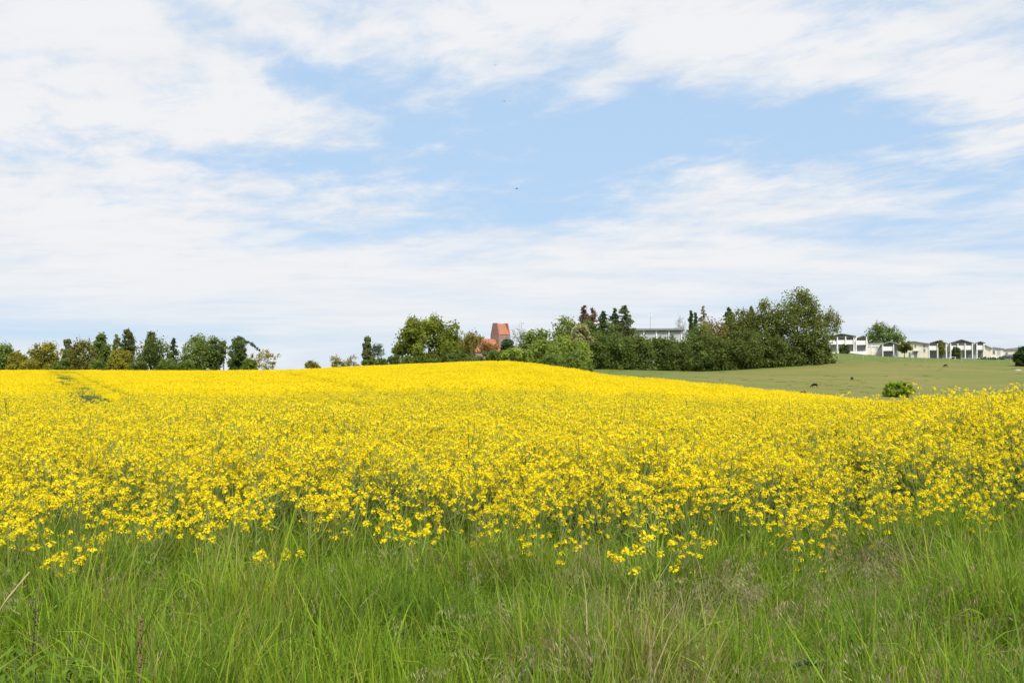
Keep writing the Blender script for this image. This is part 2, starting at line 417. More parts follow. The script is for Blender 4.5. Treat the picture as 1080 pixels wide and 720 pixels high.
def sub(name, faces, mat, kind='structure'):
    used = sorted({i for q in faces for i in q}); mp = {k: n for n, k in enumerate(used)}
    me = bpy.data.meshes.new(name); me.from_pydata(GV[used].tolist(), [], [tuple(mp[i] for i in q) for q in faces])
    me.materials.append(mat); me.polygons.foreach_set('use_smooth', np.ones(len(me.polygons), bool))
    P = GV[used]; px = 540 + F * P[:, 0] / np.maximum(P[:, 1], 6)
    wood_edge = np.interp(px, [600, 640, 740, 850, 880, 2000], [200, 215, 225, 238, 262, 268])
    lush = np.clip((P[:, 1] - wood_edge + 14) / 22, 0, 1) * np.where(px > 856, 1.0, .85)
    lush = np.maximum(lush, np.clip((760 - px) / 100, 0, 1) * .8)
    lush = np.maximum(lush, np.exp(-((px - 1062) / 26) ** 2 - ((P[:, 1] - 262) / 14) ** 2))
    a = me.attributes.new('lush', 'FLOAT', 'POINT'); a.data.foreach_set('value', lush.astype(np.float32))
    o = link(name, me); o['kind'] = kind; return o
sub('ground', fg, M['ground']); sub('meadow', fm, M['meadow'])

# ------------------------------------------------------------------ scatter (only for what nobody could count)
def scatter(name, P, rot, scl, idx, protos):
    col = bpy.data.collections.new(name + '_kinds')
    for k, me in enumerate(protos):
        o = bpy.data.objects.new('%s_kind_%02d' % (name, k), me); col.objects.link(o)
    me = bpy.data.meshes.new(name); me.from_pydata(P.tolist(), [], [])
    for an, ty, dat in (('rot', 'FLOAT_VECTOR', rot), ('scl', 'FLOAT_VECTOR', scl)):
        a = me.attributes.new(an, ty, 'POINT'); a.data.foreach_set('vector', np.asarray(dat, np.float32).ravel())
    a = me.attributes.new('idx', 'INT', 'POINT'); a.data.foreach_set('value', np.asarray(idx, np.int32))
    o = link(name, me); o['kind'] = 'stuff'
    t = bpy.data.node_groups.new(name, 'GeometryNodeTree')
    t.interface.new_socket('Geometry', in_out='INPUT', socket_type='NodeSocketGeometry')
    t.interface.new_socket('Geometry', in_out='OUTPUT', socket_type='NodeSocketGeometry')
    n = t.nodes; gi = n.new('NodeGroupInput'); go = n.new('NodeGroupOutput')
    ci = n.new('GeometryNodeCollectionInfo'); ci.inputs['Collection'].default_value = col; ci.inputs['Separate Children'].default_value = True; ci.inputs['Reset Children'].default_value = True
    ip = n.new('GeometryNodeInstanceOnPoints'); ip.inputs['Pick Instance'].default_value = True
    def na(nm, ty):
        q = n.new('GeometryNodeInputNamedAttribute'); q.data_type = ty; q.inputs[0].default_value = nm; return q.outputs[0]
    t.links.new(gi.outputs[0], ip.inputs['Points']); t.links.new(ci.outputs[0], ip.inputs['Instance'])
    t.links.new(na('idx', 'INT'), ip.inputs['Instance Index'])
    e2r = n.new('FunctionNodeEulerToRotation'); t.links.new(na('rot', 'FLOAT_VECTOR'), e2r.inputs[0]); t.links.new(e2r.outputs[0], ip.inputs['Rotation'])
    t.links.new(na('scl', 'FLOAT_VECTOR'), ip.inputs['Scale']); t.links.new(ip.outputs[0], go.inputs[0])
    md = o.modifiers.new('scatter', 'NODES'); md.node_group = t
    return o

# ------------------------------------------------------------------ rapeseed
PETAL = np.array([.92, .755, .014]); STEM = np.array([.28, .34, .080]); CLEAF = np.array([.20, .275, .065])
def raceme(mb, rs, p, n=20, r=.036, h=.058, fl=.0118, mi=0):
    d = rnd_dirs(rs, n); d[:, 2] = np.abs(d[:, 2]) * .9 - .25
    c = np.array(p) + d * np.array([r, r, h]) * rs.uniform(.6, 1.05, (n, 1))
    nr = d + rs.normal(size=(n, 3)) * .40 + np.array([0, -.15, .75]); nr /= np.linalg.norm(nr, axis=1, keepdims=True)
    a, b = perp(rs, nr); s_ = fl * rs.uniform(.75, 1.25, (n, 1))
    col = PETAL * rs.uniform(.93, 1.05, (n, 1)) * (1 + rs.normal(size=(n, 1)) * np.array([0, .05, 0]))
    mb.quads(c, a * s_, b * s_, col, mi)
    m = 5                                                          # green-yellow buds at the tip
    d = rnd_dirs(rs, m) * .008; c = np.array(p) + np.array([0, 0, h * .72]) + d
    a, b = perp(rs, rnd_dirs(rs, m)); mb.quads(c, a * .005, b * .005, np.tile(np.array([.42, .42, .04]), (m, 1)), mi)
def rape_plan(rs, h, nb):
    """main stem and branches: list of polylines ending in flower heads"""
    lean = rs.normal(size=2) * .05 * h
    main = [np.array([lean[0] * t ** 2, lean[1] * t ** 2, h * t]) for t in (0, .35, .7, 1.0)]
    br = []
    for k in range(nb):
        t = rs.uniform(.42, .86); b0 = np.array([lean[0] * t * t, lean[1] * t * t, h * t]); az = rs.uniform(0, 2 * math.pi)
        L = rs.uniform(.3, 1.0) * (1 - t) * h + .05; sp = rs.uniform(.10, .22)
        e = b0 + np.array([math.cos(az) * sp, math.sin(az) * sp, L * rs.uniform(.75, 1.0)])
        br.append([b0, b0 * .5 + e * .5 + np.array([math.cos(az), math.sin(az), -.3]) * .025, e])
    return main, br
def rape_leaves(mb, rs, h, n, mi):
    t = rs.uniform(.08, .72, n); az = rs.uniform(0, 2 * math.pi, n); L = rs.uniform(.05, .11, n) * (1.15 - t)
    d = np.stack([np.cos(az), np.sin(az), rs.uniform(-.5, .5, n)], 1); c = np.stack([0 * t, 0 * t, t * h], 1) + d * L[:, None]
    side = np.cross(d, [0, 0, 1]); side /= np.linalg.norm(side, axis=1, keepdims=True)
    mb.quads(c, d * L[:, None], side * (L * .32)[:, None], CLEAF * rs.uniform(.75, 1.3, (n, 1)), mi)
def rape_mesh(seed, nb=9, nf=16, r=.036, fl=.0118):
    rs = np.random.RandomState(seed); mb = MB(); h = rs.uniform(1.08, 1.24)
    main, br = rape_plan(rs, h, nb)
    mb.tube(main, [.006, .0055, .0045, .003], 4, STEM, 1); raceme(mb, rs, main[-1], nf + 6, r, r * 1.55, fl)
    for b in br:
        mb.tube(b, [.0035, .003, .002], 3, STEM * rs.uniform(.85, 1.15), 1); raceme(mb, rs, b[-1], nf, r * rs.uniform(.7, 1.1), r * 1.5, fl)
    for b in br + [main]:                                           # thin young pods below each head
        e = np.array(b[-1]); k = 5; d = rnd_dirs(rs, k); d[:, 2] = np.abs(d[:, 2]) * .6
        c = e + np.array([0, 0, -.05]) + rs.uniform(-.04, .02, (k, 1)) * np.array([0, 0, 1]) + d * .02
        sd_ = np.cross(d, [0, 0, 1.0]); mb.quads(c, d * .022, sd_ * .0022, np.tile(STEM * 1.1, (k, 1)), 1)
    rape_leaves(mb, rs, h, 16, 1)
    return mb.mesh('rapeseed_plant', [M['petal'], M['stem']])
def rape_patch(seed, size=1.3, n=62):
    rs = np.random.RandomState(seed); mb = MB()
    for k in range(n):
        x, y = rs.uniform(-size / 2, size / 2, 2); z = CROP + rs.normal() * .07 - .03
        m = 7; d = rnd_dirs(rs, m); c = np.array([x, y, z]) + d * np.array([.05, .05, .055])
        nr = d + np.array([0, -.2, .9]) + rs.normal(size=(m, 3)) * .3; nr /= np.linalg.norm(nr, axis=1, keepdims=True); a, b = perp(rs, nr)
        s_ = rs.uniform(.022, .036, (m, 1)); mb.quads(c, a * s_, b * s_, PETAL * rs.uniform(.92, 1.04, (m, 1)), 0)
    m = 130; c = np.stack([rs.uniform(-size / 2, size / 2, m), rs.uniform(-size / 2, size / 2, m), rs.uniform(.35, 1.12, m)], 1)
    a, b = perp(rs, rnd_dirs(rs, m)); mb.quads(c, a * .07, b * .025, CLEAF * rs.uniform(.8, 1.4, (m, 1)), 1)
    return mb.mesh('rapeseed_patch', [M['petal'], M['stem']])

# tractor lines through the crop, followed on the photograph and laid on the terrain
TRAM = []
for pl, wid in (([(64, 391.5), (72, 397), (84, 407), (97, 419), (106, 427)], 1.3), ([(300, 393), (340, 400), (395, 412), (440, 424), (505, 436), (560, 446)], .34),
                ([(500, 384), (548, 392), (600, 399), (650, 407), (700, 419), (760, 428)], .32), ([(560, 384.5), (620, 394), (700, 404), (770, 411)], .34)):
    pts = [hit(px, py, CROP) for px, py in pl]; TRAM.append((np.array([(p.x, p.y) for p in pts]), wid))
def tram_dist(x, y):
    best = np.full(len(x), 9.0)
    for pl, wid in TRAM:
        for a, b in zip(pl[:-1], pl[1:]):
            ab = b - a; t = np.clip(((x - a[0]) * ab[0] + (y - a[1]) * ab[1]) / (ab @ ab + 1e-9), 0, 1)
            d = np.hypot(x - a[0] - t * ab[0], y - a[1] - t * ab[1]); best = np.minimum(best, d / wid)
    return best
rs = np.random.RandomState(11)
def frustum_pts(y0, y1, dens, margin=1.12, seed=0):
    r_ = np.random.RandomState(seed); hw = .53 * margin
    area = hw * (y1 * y1 - y0 * y0); n = int(area * dens)
    y = np.sqrt(r_.uniform(y0 * y0, y1 * y1, n)); x = r_.uniform(-hw, hw, n) * y
    return x, y, r_
# near plants
x, y, r_ = frustum_pts(6.4, 44, 54, 1.14, 3)
ff = field_front(x, y) + (vnoise(x, y, .5, 5) - .5) * .9
dd = y - ff + .25
keep = (dd > 0) & (y < field_end(x, y)) & (r_.rand(len(x)) < np.clip((.045 + dd / 9.0) * np.where(dd < 4, .35 + 1.3 * vnoise(x, y, .5, 14), 1), 0, 1)); tr1 = tram_dist(x, y); keep &= (tr1 > 1) | (r_.rand(len(x)) < np.where(540 + F * x / y < 150, .10, .40))
keep &= r_.rand(len(x)) < np.where(y > 26, .75, 1)
x, y, dd, tr1 = x[keep], y[keep], dd[keep], tr1[keep]; n = len(x)
hs = np.clip(.74 + dd * .08, .74, 1.0) * (1 + (vnoise(x, y, 1.6, 8) - .5) * .24) * (1 + (vnoise(x, y, .45, 12) - .5) * .24 * (dd < 2.5)) * (1 + r_.normal(size=n) * .085)
hs *= np.where((r_.rand(n) < .02) & ~((540 + F * x / y > 915) & (540 + F * x / y < 962)), 1.14, 1.0)
hs *= np.where(tr1 < 1, .80, 1.0)
hs *= 1 - .12 * vnoise(x, y, .6, 77) * (dd < 4)
P1 = np.stack([x, y, zf(x, y) - .02], 1)
rot1 = np.stack([r_.normal(size=n) * .09, r_.normal(size=n) * .09 + .03, r_.uniform(0, 6.28, n)], 1)
wd = hs * r_.uniform(.9, 1.15, n); scl1 = np.stack([wd, wd, hs], 1); idx1 = r_.randint(0, 6, n) + np.where(y + r_.normal(size=n) * 1.2 > 10.2, 6, 0)
# far patches
x, y, r_ = frustum_pts(42, 188, 1.35, 1.10, 4)
keep = (y < field_end(x, y)) ; tr2 = tram_dist(x, y); keep &= (tr2 > np.where(540 + F * x / y < 150, 1.2, 1.9)) | (r_.rand(len(x)) < np.where(540 + F * x / y < 150, .10, .36)); keep &= ~((y < 44) & (r_.rand(len(x)) < .5))
x, y, tr2 = x[keep], y[keep], tr2[keep]; n2 = len(x)
P2 = np.stack([x, y, zf(x, y)], 1); rot2 = np.stack([np.zeros(n2), np.zeros(n2), r_.uniform(0, 6.28, n2)], 1)
sz = np.where(tr2 < 1.9, .72, 1.0) * (1 + (vnoise(x, y, 5, 9) - .5) * .10 + r_.normal(size=n2) * .025); scl2 = np.stack([np.ones(n2), np.ones(n2), sz], 1); idx2 = 12 + r_.randint(0, 5, n2)
protos = [rape_mesh(100 + k, 7 + k % 3, 22, .038, .0108) for k in range(6)] + [rape_mesh(120 + k, 15 + k % 4, 10, .032, .0100) for k in range(6)] + [rape_patch(200 + k) for k in range(5)]
scatter('rapeseed_crop', np.concatenate([P1, P2]), np.concatenate([rot1, rot2]), np.concatenate([scl1, scl2]), np.concatenate([idx1, idx2]), protos)
print('rape near', n, 'far', n2)

# a few plants that stand out at the edge, each a thing with its parts
def rape_plant(px, Y, h, seed, label, nb=7):
    rs = np.random.RandomState(seed); x = (px - 540) / F * Y
    t = thing('rapeseed_plant', (x, Y, zs(x, Y) - .01), label, 'rapeseed plant', group='rapeseed plants standing out of the field')
    main, br = rape_plan(rs, h, nb); mb = MB()
    mb.tube(main, [.007, .006, .005, .003], 5, STEM)
    for b in br: mb.tube(b, [.004, .003, .002], 4, STEM * rs.uniform(.9, 1.2))
    mb.build('stem', M['stem'], t, fix=False)
    mb = MB(); rape_leaves(mb, rs, h, 14, 0); mb.build('foliage', M['stem'], t, fix=False)
    for b in br + [main]:
        mb = MB(); raceme(mb, rs, b[-1], 22, .036, .05, .0105); mb.build('flower_head', M['petal'], t, fix=False)
RP = [(70, 7.05, .86, 'yellow rapeseed plant standing lowest in the grass near the left edge'),
      (14, 7.2, .98, 'yellow rapeseed plant at the left edge of the photo above the tall grass'),
      (240, 7.5, 1.0, 'yellow rapeseed plant left of the lone low flower head in the grass'),
      (297, 7.0, .80, 'lone low rapeseed plant standing forward of the field in the grass, left of centre'),
      (441, 7.6, .98, 'rapeseed plant with flower heads rising behind the dark grass tussock left of centre'),
      (668, 6.95, .82, 'forward rapeseed plant with drooping low flower heads right of centre'),
      (690, 7.0, .95, 'tall forward rapeseed plant with many flower heads right of centre'),
      (1009, 13.0, 1.43, 'tallest rapeseed plant rising above the field against the meadow at right'),
      (967, 12.4, 1.34, 'rapeseed plant rising against the meadow just right of the green bush'),
      (1056, 12.6, 1.28, 'broad rapeseed plant rising against the meadow near the right edge')]
for k, (px, Y, h, lab) in enumerate(RP): rape_plant(px, Y, h, 900 + k, lab, 8 if Y < 9 else 9)

# ------------------------------------------------------------------ verge grass
def blade(mb, rs, base, az, L, lean, droop, w, col):
    k = 6; t = np.linspace(0, 1, k + 1); d = np.array([math.cos(az), math.sin(az), 0]); s_ = np.array([-d[1], d[0], 0])
    th = lean + droop * t ** 1.8; ds = L / k
    out_ = np.concatenate([[0], np.cumsum(np.sin((th[1:] + th[:-1]) / 2)) * ds]); up = np.concatenate([[0], np.cumsum(np.cos((th[1:] + th[:-1]) / 2)) * ds])
    c = base + np.outer(out_, d) + np.outer(up, [0, 0, 1]); ww = w * np.minimum(1, .55 + 1.6 * t) * (1 - t ** 2.2) + .0004
    tw = rs.normal() * .5; s2 = s_ * math.cos(tw) + np.array([0, 0, 1]) * math.sin(tw)
    v = np.concatenate([c - np.outer(ww, s2), c + np.outer(ww, s2)]); m = k + 1
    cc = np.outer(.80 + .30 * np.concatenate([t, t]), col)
    mb.add(v, [(i, i + 1, m + i + 1, m + i) for i in range(k)], cc)
def tuft(seed, cols_, n=44, L=(.22, .78), w=.0052, spread=.085):
    rs = np.random.RandomState(seed); mb = MB()
    for k in range(n):
        b = np.array([*(rs.normal(size=2) * spread), 0]); c = np.array(cols_[rs.randint(len(cols_))]) * rs.uniform(.75, 1.25)
        blade(mb, rs, b, rs.uniform(0, 6.28), rs.uniform(*L), abs(rs.normal()) * .26, min(3.0, abs(rs.normal()) * 1.45), w * rs.uniform(.55, 1.35), c)
    return mb.mesh('grass_tuft', M['grass'])
GREEN = [(.170, .280, .022), (.198, .300, .024), (.135, .240, .022), (.225, .300, .032)]
YELG = [(.245, .315, .028), (.275, .325, .034), (.215, .300, .028), (.33, .33, .08)]
DARK = [(.105, .190, .024), (.125, .215, .026), (.145, .230, .028)]
DRY = [(.38, .32, .17), (.32, .27, .13), (.235, .245, .075), (.205, .245, .05)]
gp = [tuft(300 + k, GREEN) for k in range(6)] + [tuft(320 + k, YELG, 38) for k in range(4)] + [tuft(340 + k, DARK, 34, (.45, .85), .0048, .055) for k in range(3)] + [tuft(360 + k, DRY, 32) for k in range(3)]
hw = .53 * 1.16
x, y, r_ = frustum_pts(2.2, 12.0, 190, 1.2, 21)
dd = y - field_front(x, y)
keep = r_.rand(len(x)) < np.clip(1.0 - (dd - .3) / 4.2, 0.0, 1)
keep &= r_.rand(len(x)) < .55 + .75 * vnoise(x, y, .35, 31)
wx = at(24, 690, 4.75).x; keep &= ~((np.hypot((x - wx) / .34, (y - 4.7) / .40) < 1) & (r_.rand(len(x)) < .8))
x, y, dd = x[keep], y[keep], dd[keep]; n = len(x)
px = 540 + F * x / y
tus = vnoise(x, y, .55, 33); t2 = vnoise(x, y, 1.3, 35)
hs = (.50 + .55 * tus + .30 * (t2 - .5) + .42 * (vnoise(x, y, .24, 39) - .45)) * (1 + r_.normal(size=n) * .16); hs = np.maximum(hs, .3)
for (tx, ty, sx_, sy_, am) in ((445, 6.6, 50, .5, .30), (925, 5.9, 45, .45, .26), (1010, 6.6, 80, .5, .2), (250, 6.7, 120, .4, .14), (560, 6.2, 60, .4, .16)):
    hs += am * np.exp(-((px - tx) / sx_) ** 2 - ((y - ty) / sy_) ** 2)
hs *= np.clip(1.06 - dd * .07, .5, 1.06)
kind = r_.rand(n) + (vnoise(x, y, .7, 37) - .5) * .9
dk = np.exp(-((px - 445) / 60) ** 2 - ((y - 6.7) / .5) ** 2) + np.exp(-((px - 925) / 60) ** 2 - ((y - 5.8) / .4) ** 2) + .6 * np.exp(-((px - 40) / 60) ** 2 - ((y - 4.7) / .5) ** 2)
dryw = np.clip((px - 420) / 900, 0, .5)
idx = np.where(r_.rand(n) < dk * .75, 10 + r_.randint(0, 3, n), np.where(kind < .50, r_.randint(0, 6, n), np.where(kind < .84 - dryw * .3, 6 + r_.randint(0, 4, n), np.where(kind < .97 - dryw * .25, 10 + r_.randint(0, 3, n), 13 + r_.randint(0, 3, n)))))
P = np.stack([x, y, zf(x, y) - .01], 1)
rot = np.stack([r_.normal(size=n) * .18, r_.normal(size=n) * .20 + .12, r_.uniform(0, 6.28, n)], 1)
w_ = r_.uniform(.85, 1.2, n); scl = np.stack([w_, w_, hs], 1)
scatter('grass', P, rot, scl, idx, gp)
print('tufts', n)
# rough tufts left standing in the grazed meadow
x, y, r_ = frustum_pts(105, 262, .05, 1.1, 61); px = 540 + F * x / y
keep = (px > 640) & (y > field_end(x, y) + 4) & (y < np.interp(px, [600, 640, 740, 850, 880, 2000], [200, 218, 226, 240, 258, 262])) & (r_.rand(len(x)) < np.clip(vnoise(x, y, 14, 63) * 2.2 - .75, .04, 1))
x, y = x[keep], y[keep]; n = len(x)
scatter('meadow_grass', np.stack([x, y, zf(x, y) - .02], 1), np.stack([np.zeros(n), np.zeros(n), r_.uniform(0, 6.28, n)], 1), np.stack([r_.uniform(1.6, 4.5, n), r_.uniform(1.6, 4.5, n), r_.uniform(.12, .35, n)], 1), r_.randint(0, 9, n),
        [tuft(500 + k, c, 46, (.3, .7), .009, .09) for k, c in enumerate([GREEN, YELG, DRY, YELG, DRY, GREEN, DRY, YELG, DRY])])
# nodding brown seed heads over the verge
def seed_stalk(seed, col, L=.86):
    rs = np.random.RandomState(seed); mb = MB()
    for q in range(3):
        h = L * rs.uniform(.8, 1.1); b = np.array([*(rs.normal(size=2) * .03), 0]); az = rs.normal() * .9
        d = np.array([math.cos(az), math.sin(az), 0]); t = np.linspace(0, 1, 7)
        c = b + np.outer(h * (.10 * t + .22 * t ** 3), d) + np.outer(h * (t - .20 * t ** 4), [0, 0, 1])
        mb.tube(c, np.linspace(.0014, .0006, 7), 3, np.array([.20, .20, .08]))
        for k in range(24):
            tt = rs.uniform(.70, 1.0); e = b + d * h * (.10 * tt + .22 * tt ** 3) + np.array([0, 0, h * (tt - .20 * tt ** 4)])
            a2 = rs.uniform(0, 6.28); o = np.array([math.cos(a2) * .04 + d[0] * .05, math.sin(a2) * .04 + d[1] * .05, rs.uniform(-.05, .02)]) * rs.uniform(.3, 1.1)
            ax = np.array([o[0] * .5, o[1] * .5, -.03]); ax /= np.linalg.norm(ax) + 1e-9; sd_ = np.cross(ax, rs.normal(size=3)); sd_ /= np.linalg.norm(sd_) + 1e-9
            m1 = np.array([e + o]); cc = np.array([np.array(col) * rs.uniform(.7, 1.3)])
            mb.quads(m1, np.array([ax * rs.uniform(.010, .018)]), np.array([sd_ * .0022]), cc)
            mb.quads((m1 + e) / 2, np.array([o * .5]), np.array([sd_ * .0006]), cc)
    return mb.mesh('seed_stalk', M['seed'])
sp = [seed_stalk(400 + k, c) for k, c in enumerate([(.33, .24, .15), (.36, .27, .16), (.29, .22, .15), (.36, .33, .17), (.34, .32, .15)])]
x, y, r_ = frustum_pts(2.6, 8.6, 62, 1.15, 41); px = 540 + F * x / y
w = np.clip(vnoise(x, y, .45, 43) * 1.7 - .55, 0, 1) * (.25 + .75 * np.clip((px - 380) / 500, 0, 1))
for (tx, ty, sx_, sy_, am) in ((555, 4.7, 60, .35, .9), (930, 6.1, 70, .5, .8), (1040, 5.4, 70, .8, .9), (640, 5.6, 60, .4, .6), (800, 6.4, 90, .5, .5), (880, 5.0, 60, .4, .4), (190, 6.6, 50, .4, .35)):
    w = np.maximum(w, am * np.exp(-((px - tx) / sx_) ** 2 - ((y - ty) / sy_) ** 2))
keep = r_.rand(len(x)) < w; x, y = x[keep], y[keep]; n = len(x)
P = np.stack([x, y, zf(x, y)], 1); rot = np.stack([r_.normal(size=n) * .12, r_.normal(size=n) * .12 + .12, r_.normal(size=n) * .7], 1)
hs = r_.uniform(.75, 1.2, n); scatter('grass_seed_heads', P, rot, np.stack([hs] * 3, 1), r_.randint(0, 5, n), sp)
print('seed stalks', n)

# ------------------------------------------------------------------ things in the verge
def stalk(name, pts, rad, mat, label, cat):
    base = Vector(pts[0]); mb = MB(); q = [Vector(p) - base for p in pts]
    mb.tube(q, rad, 7); o = mb.build(name, M[mat], None, True); o.location = base; return tag(o, label, cat), q
# pale dry stalk leaning at the left edge
p0 = at(-14, 662, 4.9); p1 = at(31, 603, 5.15)
b0 = Vector((p0.x - .28, p0.y - .1, zs(p0.x - .28, p0.y - .1)))
stalk('dry_stalk', [b0, p0, p0.lerp(p1, .5) + Vector((0, 0, .01)), p1], [.008, .0075, .006, .004], 'straw', 'pale straw stalk leaning right in the grass at the left edge', 'dry stalk')
# dark dead stalk beside it
X0, Y0 = at(30, 650, 5.2).x, 5.2
o = thing('dead_stalk', (X0, Y0, zs(X0, Y0)), 'dark dead stalk standing beside the pale leaning straw at left', 'dead stalk')
mb = MB(); mb.tube([(0, 0, 0), (.01, 0, .4), (.03, 0, .66), (.035, 0, .84)], [.004, .004, .003, .002], 6); mb.build('stem', M['darkstalk'], o)
mb = MB(); rs = np.random.RandomState(5); k = 60; c = np.stack([.03 + rs.normal(size=k) * .012, rs.normal(size=k) * .012, rs.uniform(.58, .85, k)], 1); a, b = perp(rs, rnd_dirs(rs, k)); mb.quads(c, a * .010, b * .005, np.tile([.10, .085, .05], (k, 1))); mb.build('seed_head', M['seed'], o, fix=False)
# rust brown dock stem near the bottom edge
p = at(148, 690, 4.55); o = thing('dock_stem', (p.x, p.y, zs(p.x, p.y)), 'rust brown dead dock stem standing in the grass near the bottom edge', 'dock')
ht = at(148, 655, 4.55).z - zs(p.x, p.y)
mb = MB(); mb.tube([(0, 0, 0), (.004, 0, ht * .5), (-.004, 0, ht)], [.007, .006, .003], 7); mb.build('stem', M['dock'], o, True)
mb = MB(); rs = np.random.RandomState(6); k = 260; t_ = rs.uniform(.30, 1.02, k); c = np.stack([rs.normal(size=k) * .006, rs.normal(size=k) * .006, t_ * ht], 1); a, b = perp(rs, rnd_dirs(rs, k)); mb.quads(c, a * .007, b * .005, np.array([.21, .145, .075]) * rs.uniform(.6, 1.3, (k, 1))); mb.build('seed_head', M['seed'], o, fix=False)
mb = MB(); mb.tube([(0, 0, ht * .55), (.05, 0, ht * .72), (.10, 0, ht * .86)], [.004, .003, .002], 5); mb.build('side_branch', M['straw'], o, True)
# leafy weed in the bottom left corner
p = at(28, 690, 4.6); o = thing('leafy_weed', (p.x, p.y, zs(p.x, p.y)), 'dark green broad leafed weed clump in the bottom left corner', 'weed')
rs = np.random.RandomState(7); st, lf = MB(), MB()
for k in range(64):
    az, rr = rs.uniform(0, 6.28), rs.uniform(.03, .30); top = np.array([math.cos(az) * rr * 1.25, math.sin(az) * rr * .8, rs.uniform(.36, .70)])
    st.tube([(top[0] * .3, top[1] * .3, 0), tuple(top * [.7, .7, .6]), tuple(top)], [.004, .003, .002], 4, (.10, .15, .05))
    for q in range(5):
        a2 = az + q * 1.256 + rs.normal() * .2; d = np.array([math.cos(a2), math.sin(a2), rs.uniform(-.35, .25)]); sd_ = np.cross(d, [0, 0, 1]); L = rs.uniform(.022, .040)
        t = np.linspace(0, 1, 6); wv = np.sin(np.pi * np.clip(t * .96 + .04, 0, 1)) ** .8 * L * .42; c = top + np.outer(t * L * 2, d) - np.outer(t ** 2 * L * .6, [0, 0, 1])
        lf.add(np.concatenate([c - np.outer(wv, sd_), c + np.outer(wv, sd_) ]), [(i, i + 1, 7 + i, 6 + i) for i in range(5)], np.array([.115, .195, .020]) * rs.uniform(.7, 1.35))
st.build('stem', M['stem'], o, fix=False); lf.build('foliage', M['grass'], o, fix=False)
# dark arching leaf stems near the lower right
for (pxa, pya, pxb, pyb, lab) in ((838, 702, 868, 702, 'dark green arching toothed leaf near the bottom edge right of centre'), (1052, 722, 1076, 708, 'dark green toothed leaf rising at the bottom right corner')):
    a = at(pxa, pya, 4.6); b = at(pxb, pyb, 4.6); base = Vector((b.x, 4.6, zs(b.x, 4.6))); rs = np.random.RandomState(int(pxa)); mb = MB(); 
    up = (a + b) / 2 + Vector((0, 0, .035)); path = [b - base, up - base, a - base]
    P_ = [path[0] * (1 - t) ** 2 + path[1] * 2 * t * (1 - t) + path[2] * t * t for t in np.linspace(0, 1, 12)]
    o = thing('thistle_leaf', base, lab, 'thistle leaf')
    s2 = MB(); s2.tube([(0, 0, 0), tuple(path[0] * .6 + Vector((.01, 0, 0))), tuple(path[0])], [.004, .004, .003], 5, (.08, .12, .04)); s2.tube(P_, np.linspace(.003, .001, 12), 5, (.10, .14, .05)); s2.build('stem', M['stem'], o, fix=False)
    k = 60; t = rs.randint(0, 12, k); c = np.array([P_[i] for i in t]) + np.stack([rs.normal(size=k) * .003, rs.choice([-1, 1], k) * .012, rs.normal(size=k) * .006], 1)
    a_, b_ = perp(rs, rnd_dirs(rs, k)); mb.quads(c, a_ * .014, b_ * .007, np.array([.045, .085, .030]) * rs.uniform(.7, 1.3, (k, 1))); mb.build('leaf', M['stem'], o, fix=False)

# ------------------------------------------------------------------ trees
def limb(mb, a, b, r0, r1, rs, n=5, sag=.08):
    a, b = np.array(a, float), np.array(b, float); L = np.linalg.norm(b - a); pts = []
    for t in np.linspace(0, 1, 4): pts.append(a * (1 - t) + b * t + rs.normal(size=3) * L * .035 * (0 < t < 1) - np.array([0, 0, sag * L * math.sin(math.pi * t)]) * .5)
    mb.tube(pts, np.linspace(r0, r1, 4), n)
def leaves(mb, rs, C, Rd, n, size, base, var=.22, flat=1.0, upb=.5):
    """leaf clumps: n leaves in the shell of each clump"""
    for c, r in zip(C, Rd):
        m = max(4, int(n * rs.uniform(.7, 1.3))); d = rnd_dirs(rs, m)
        q = c + d * (r * (rs.uniform(0, 1, (m, 1)) ** .45)) * np.array([1, 1, flat])
        nr = d * .55 + rs.normal(size=(m, 3)) * .55 + np.array([0, 0, upb]); nr /= np.linalg.norm(nr, axis=1, keepdims=True); a, b = perp(rs, nr)
        s_ = size * rs.uniform(.6, 1.35, (m, 1)); k = 1 + rs.normal() * var * .55
        col = np.array(base) * k * (1 + rs.normal(size=(m, 1)) * var * .6).clip(.4, 1.8) * (1 + rs.normal(size=(m, 3)) * .05)
        mb.quads(q, a * s_, b * s_ * .72, col.clip(.005, .6))
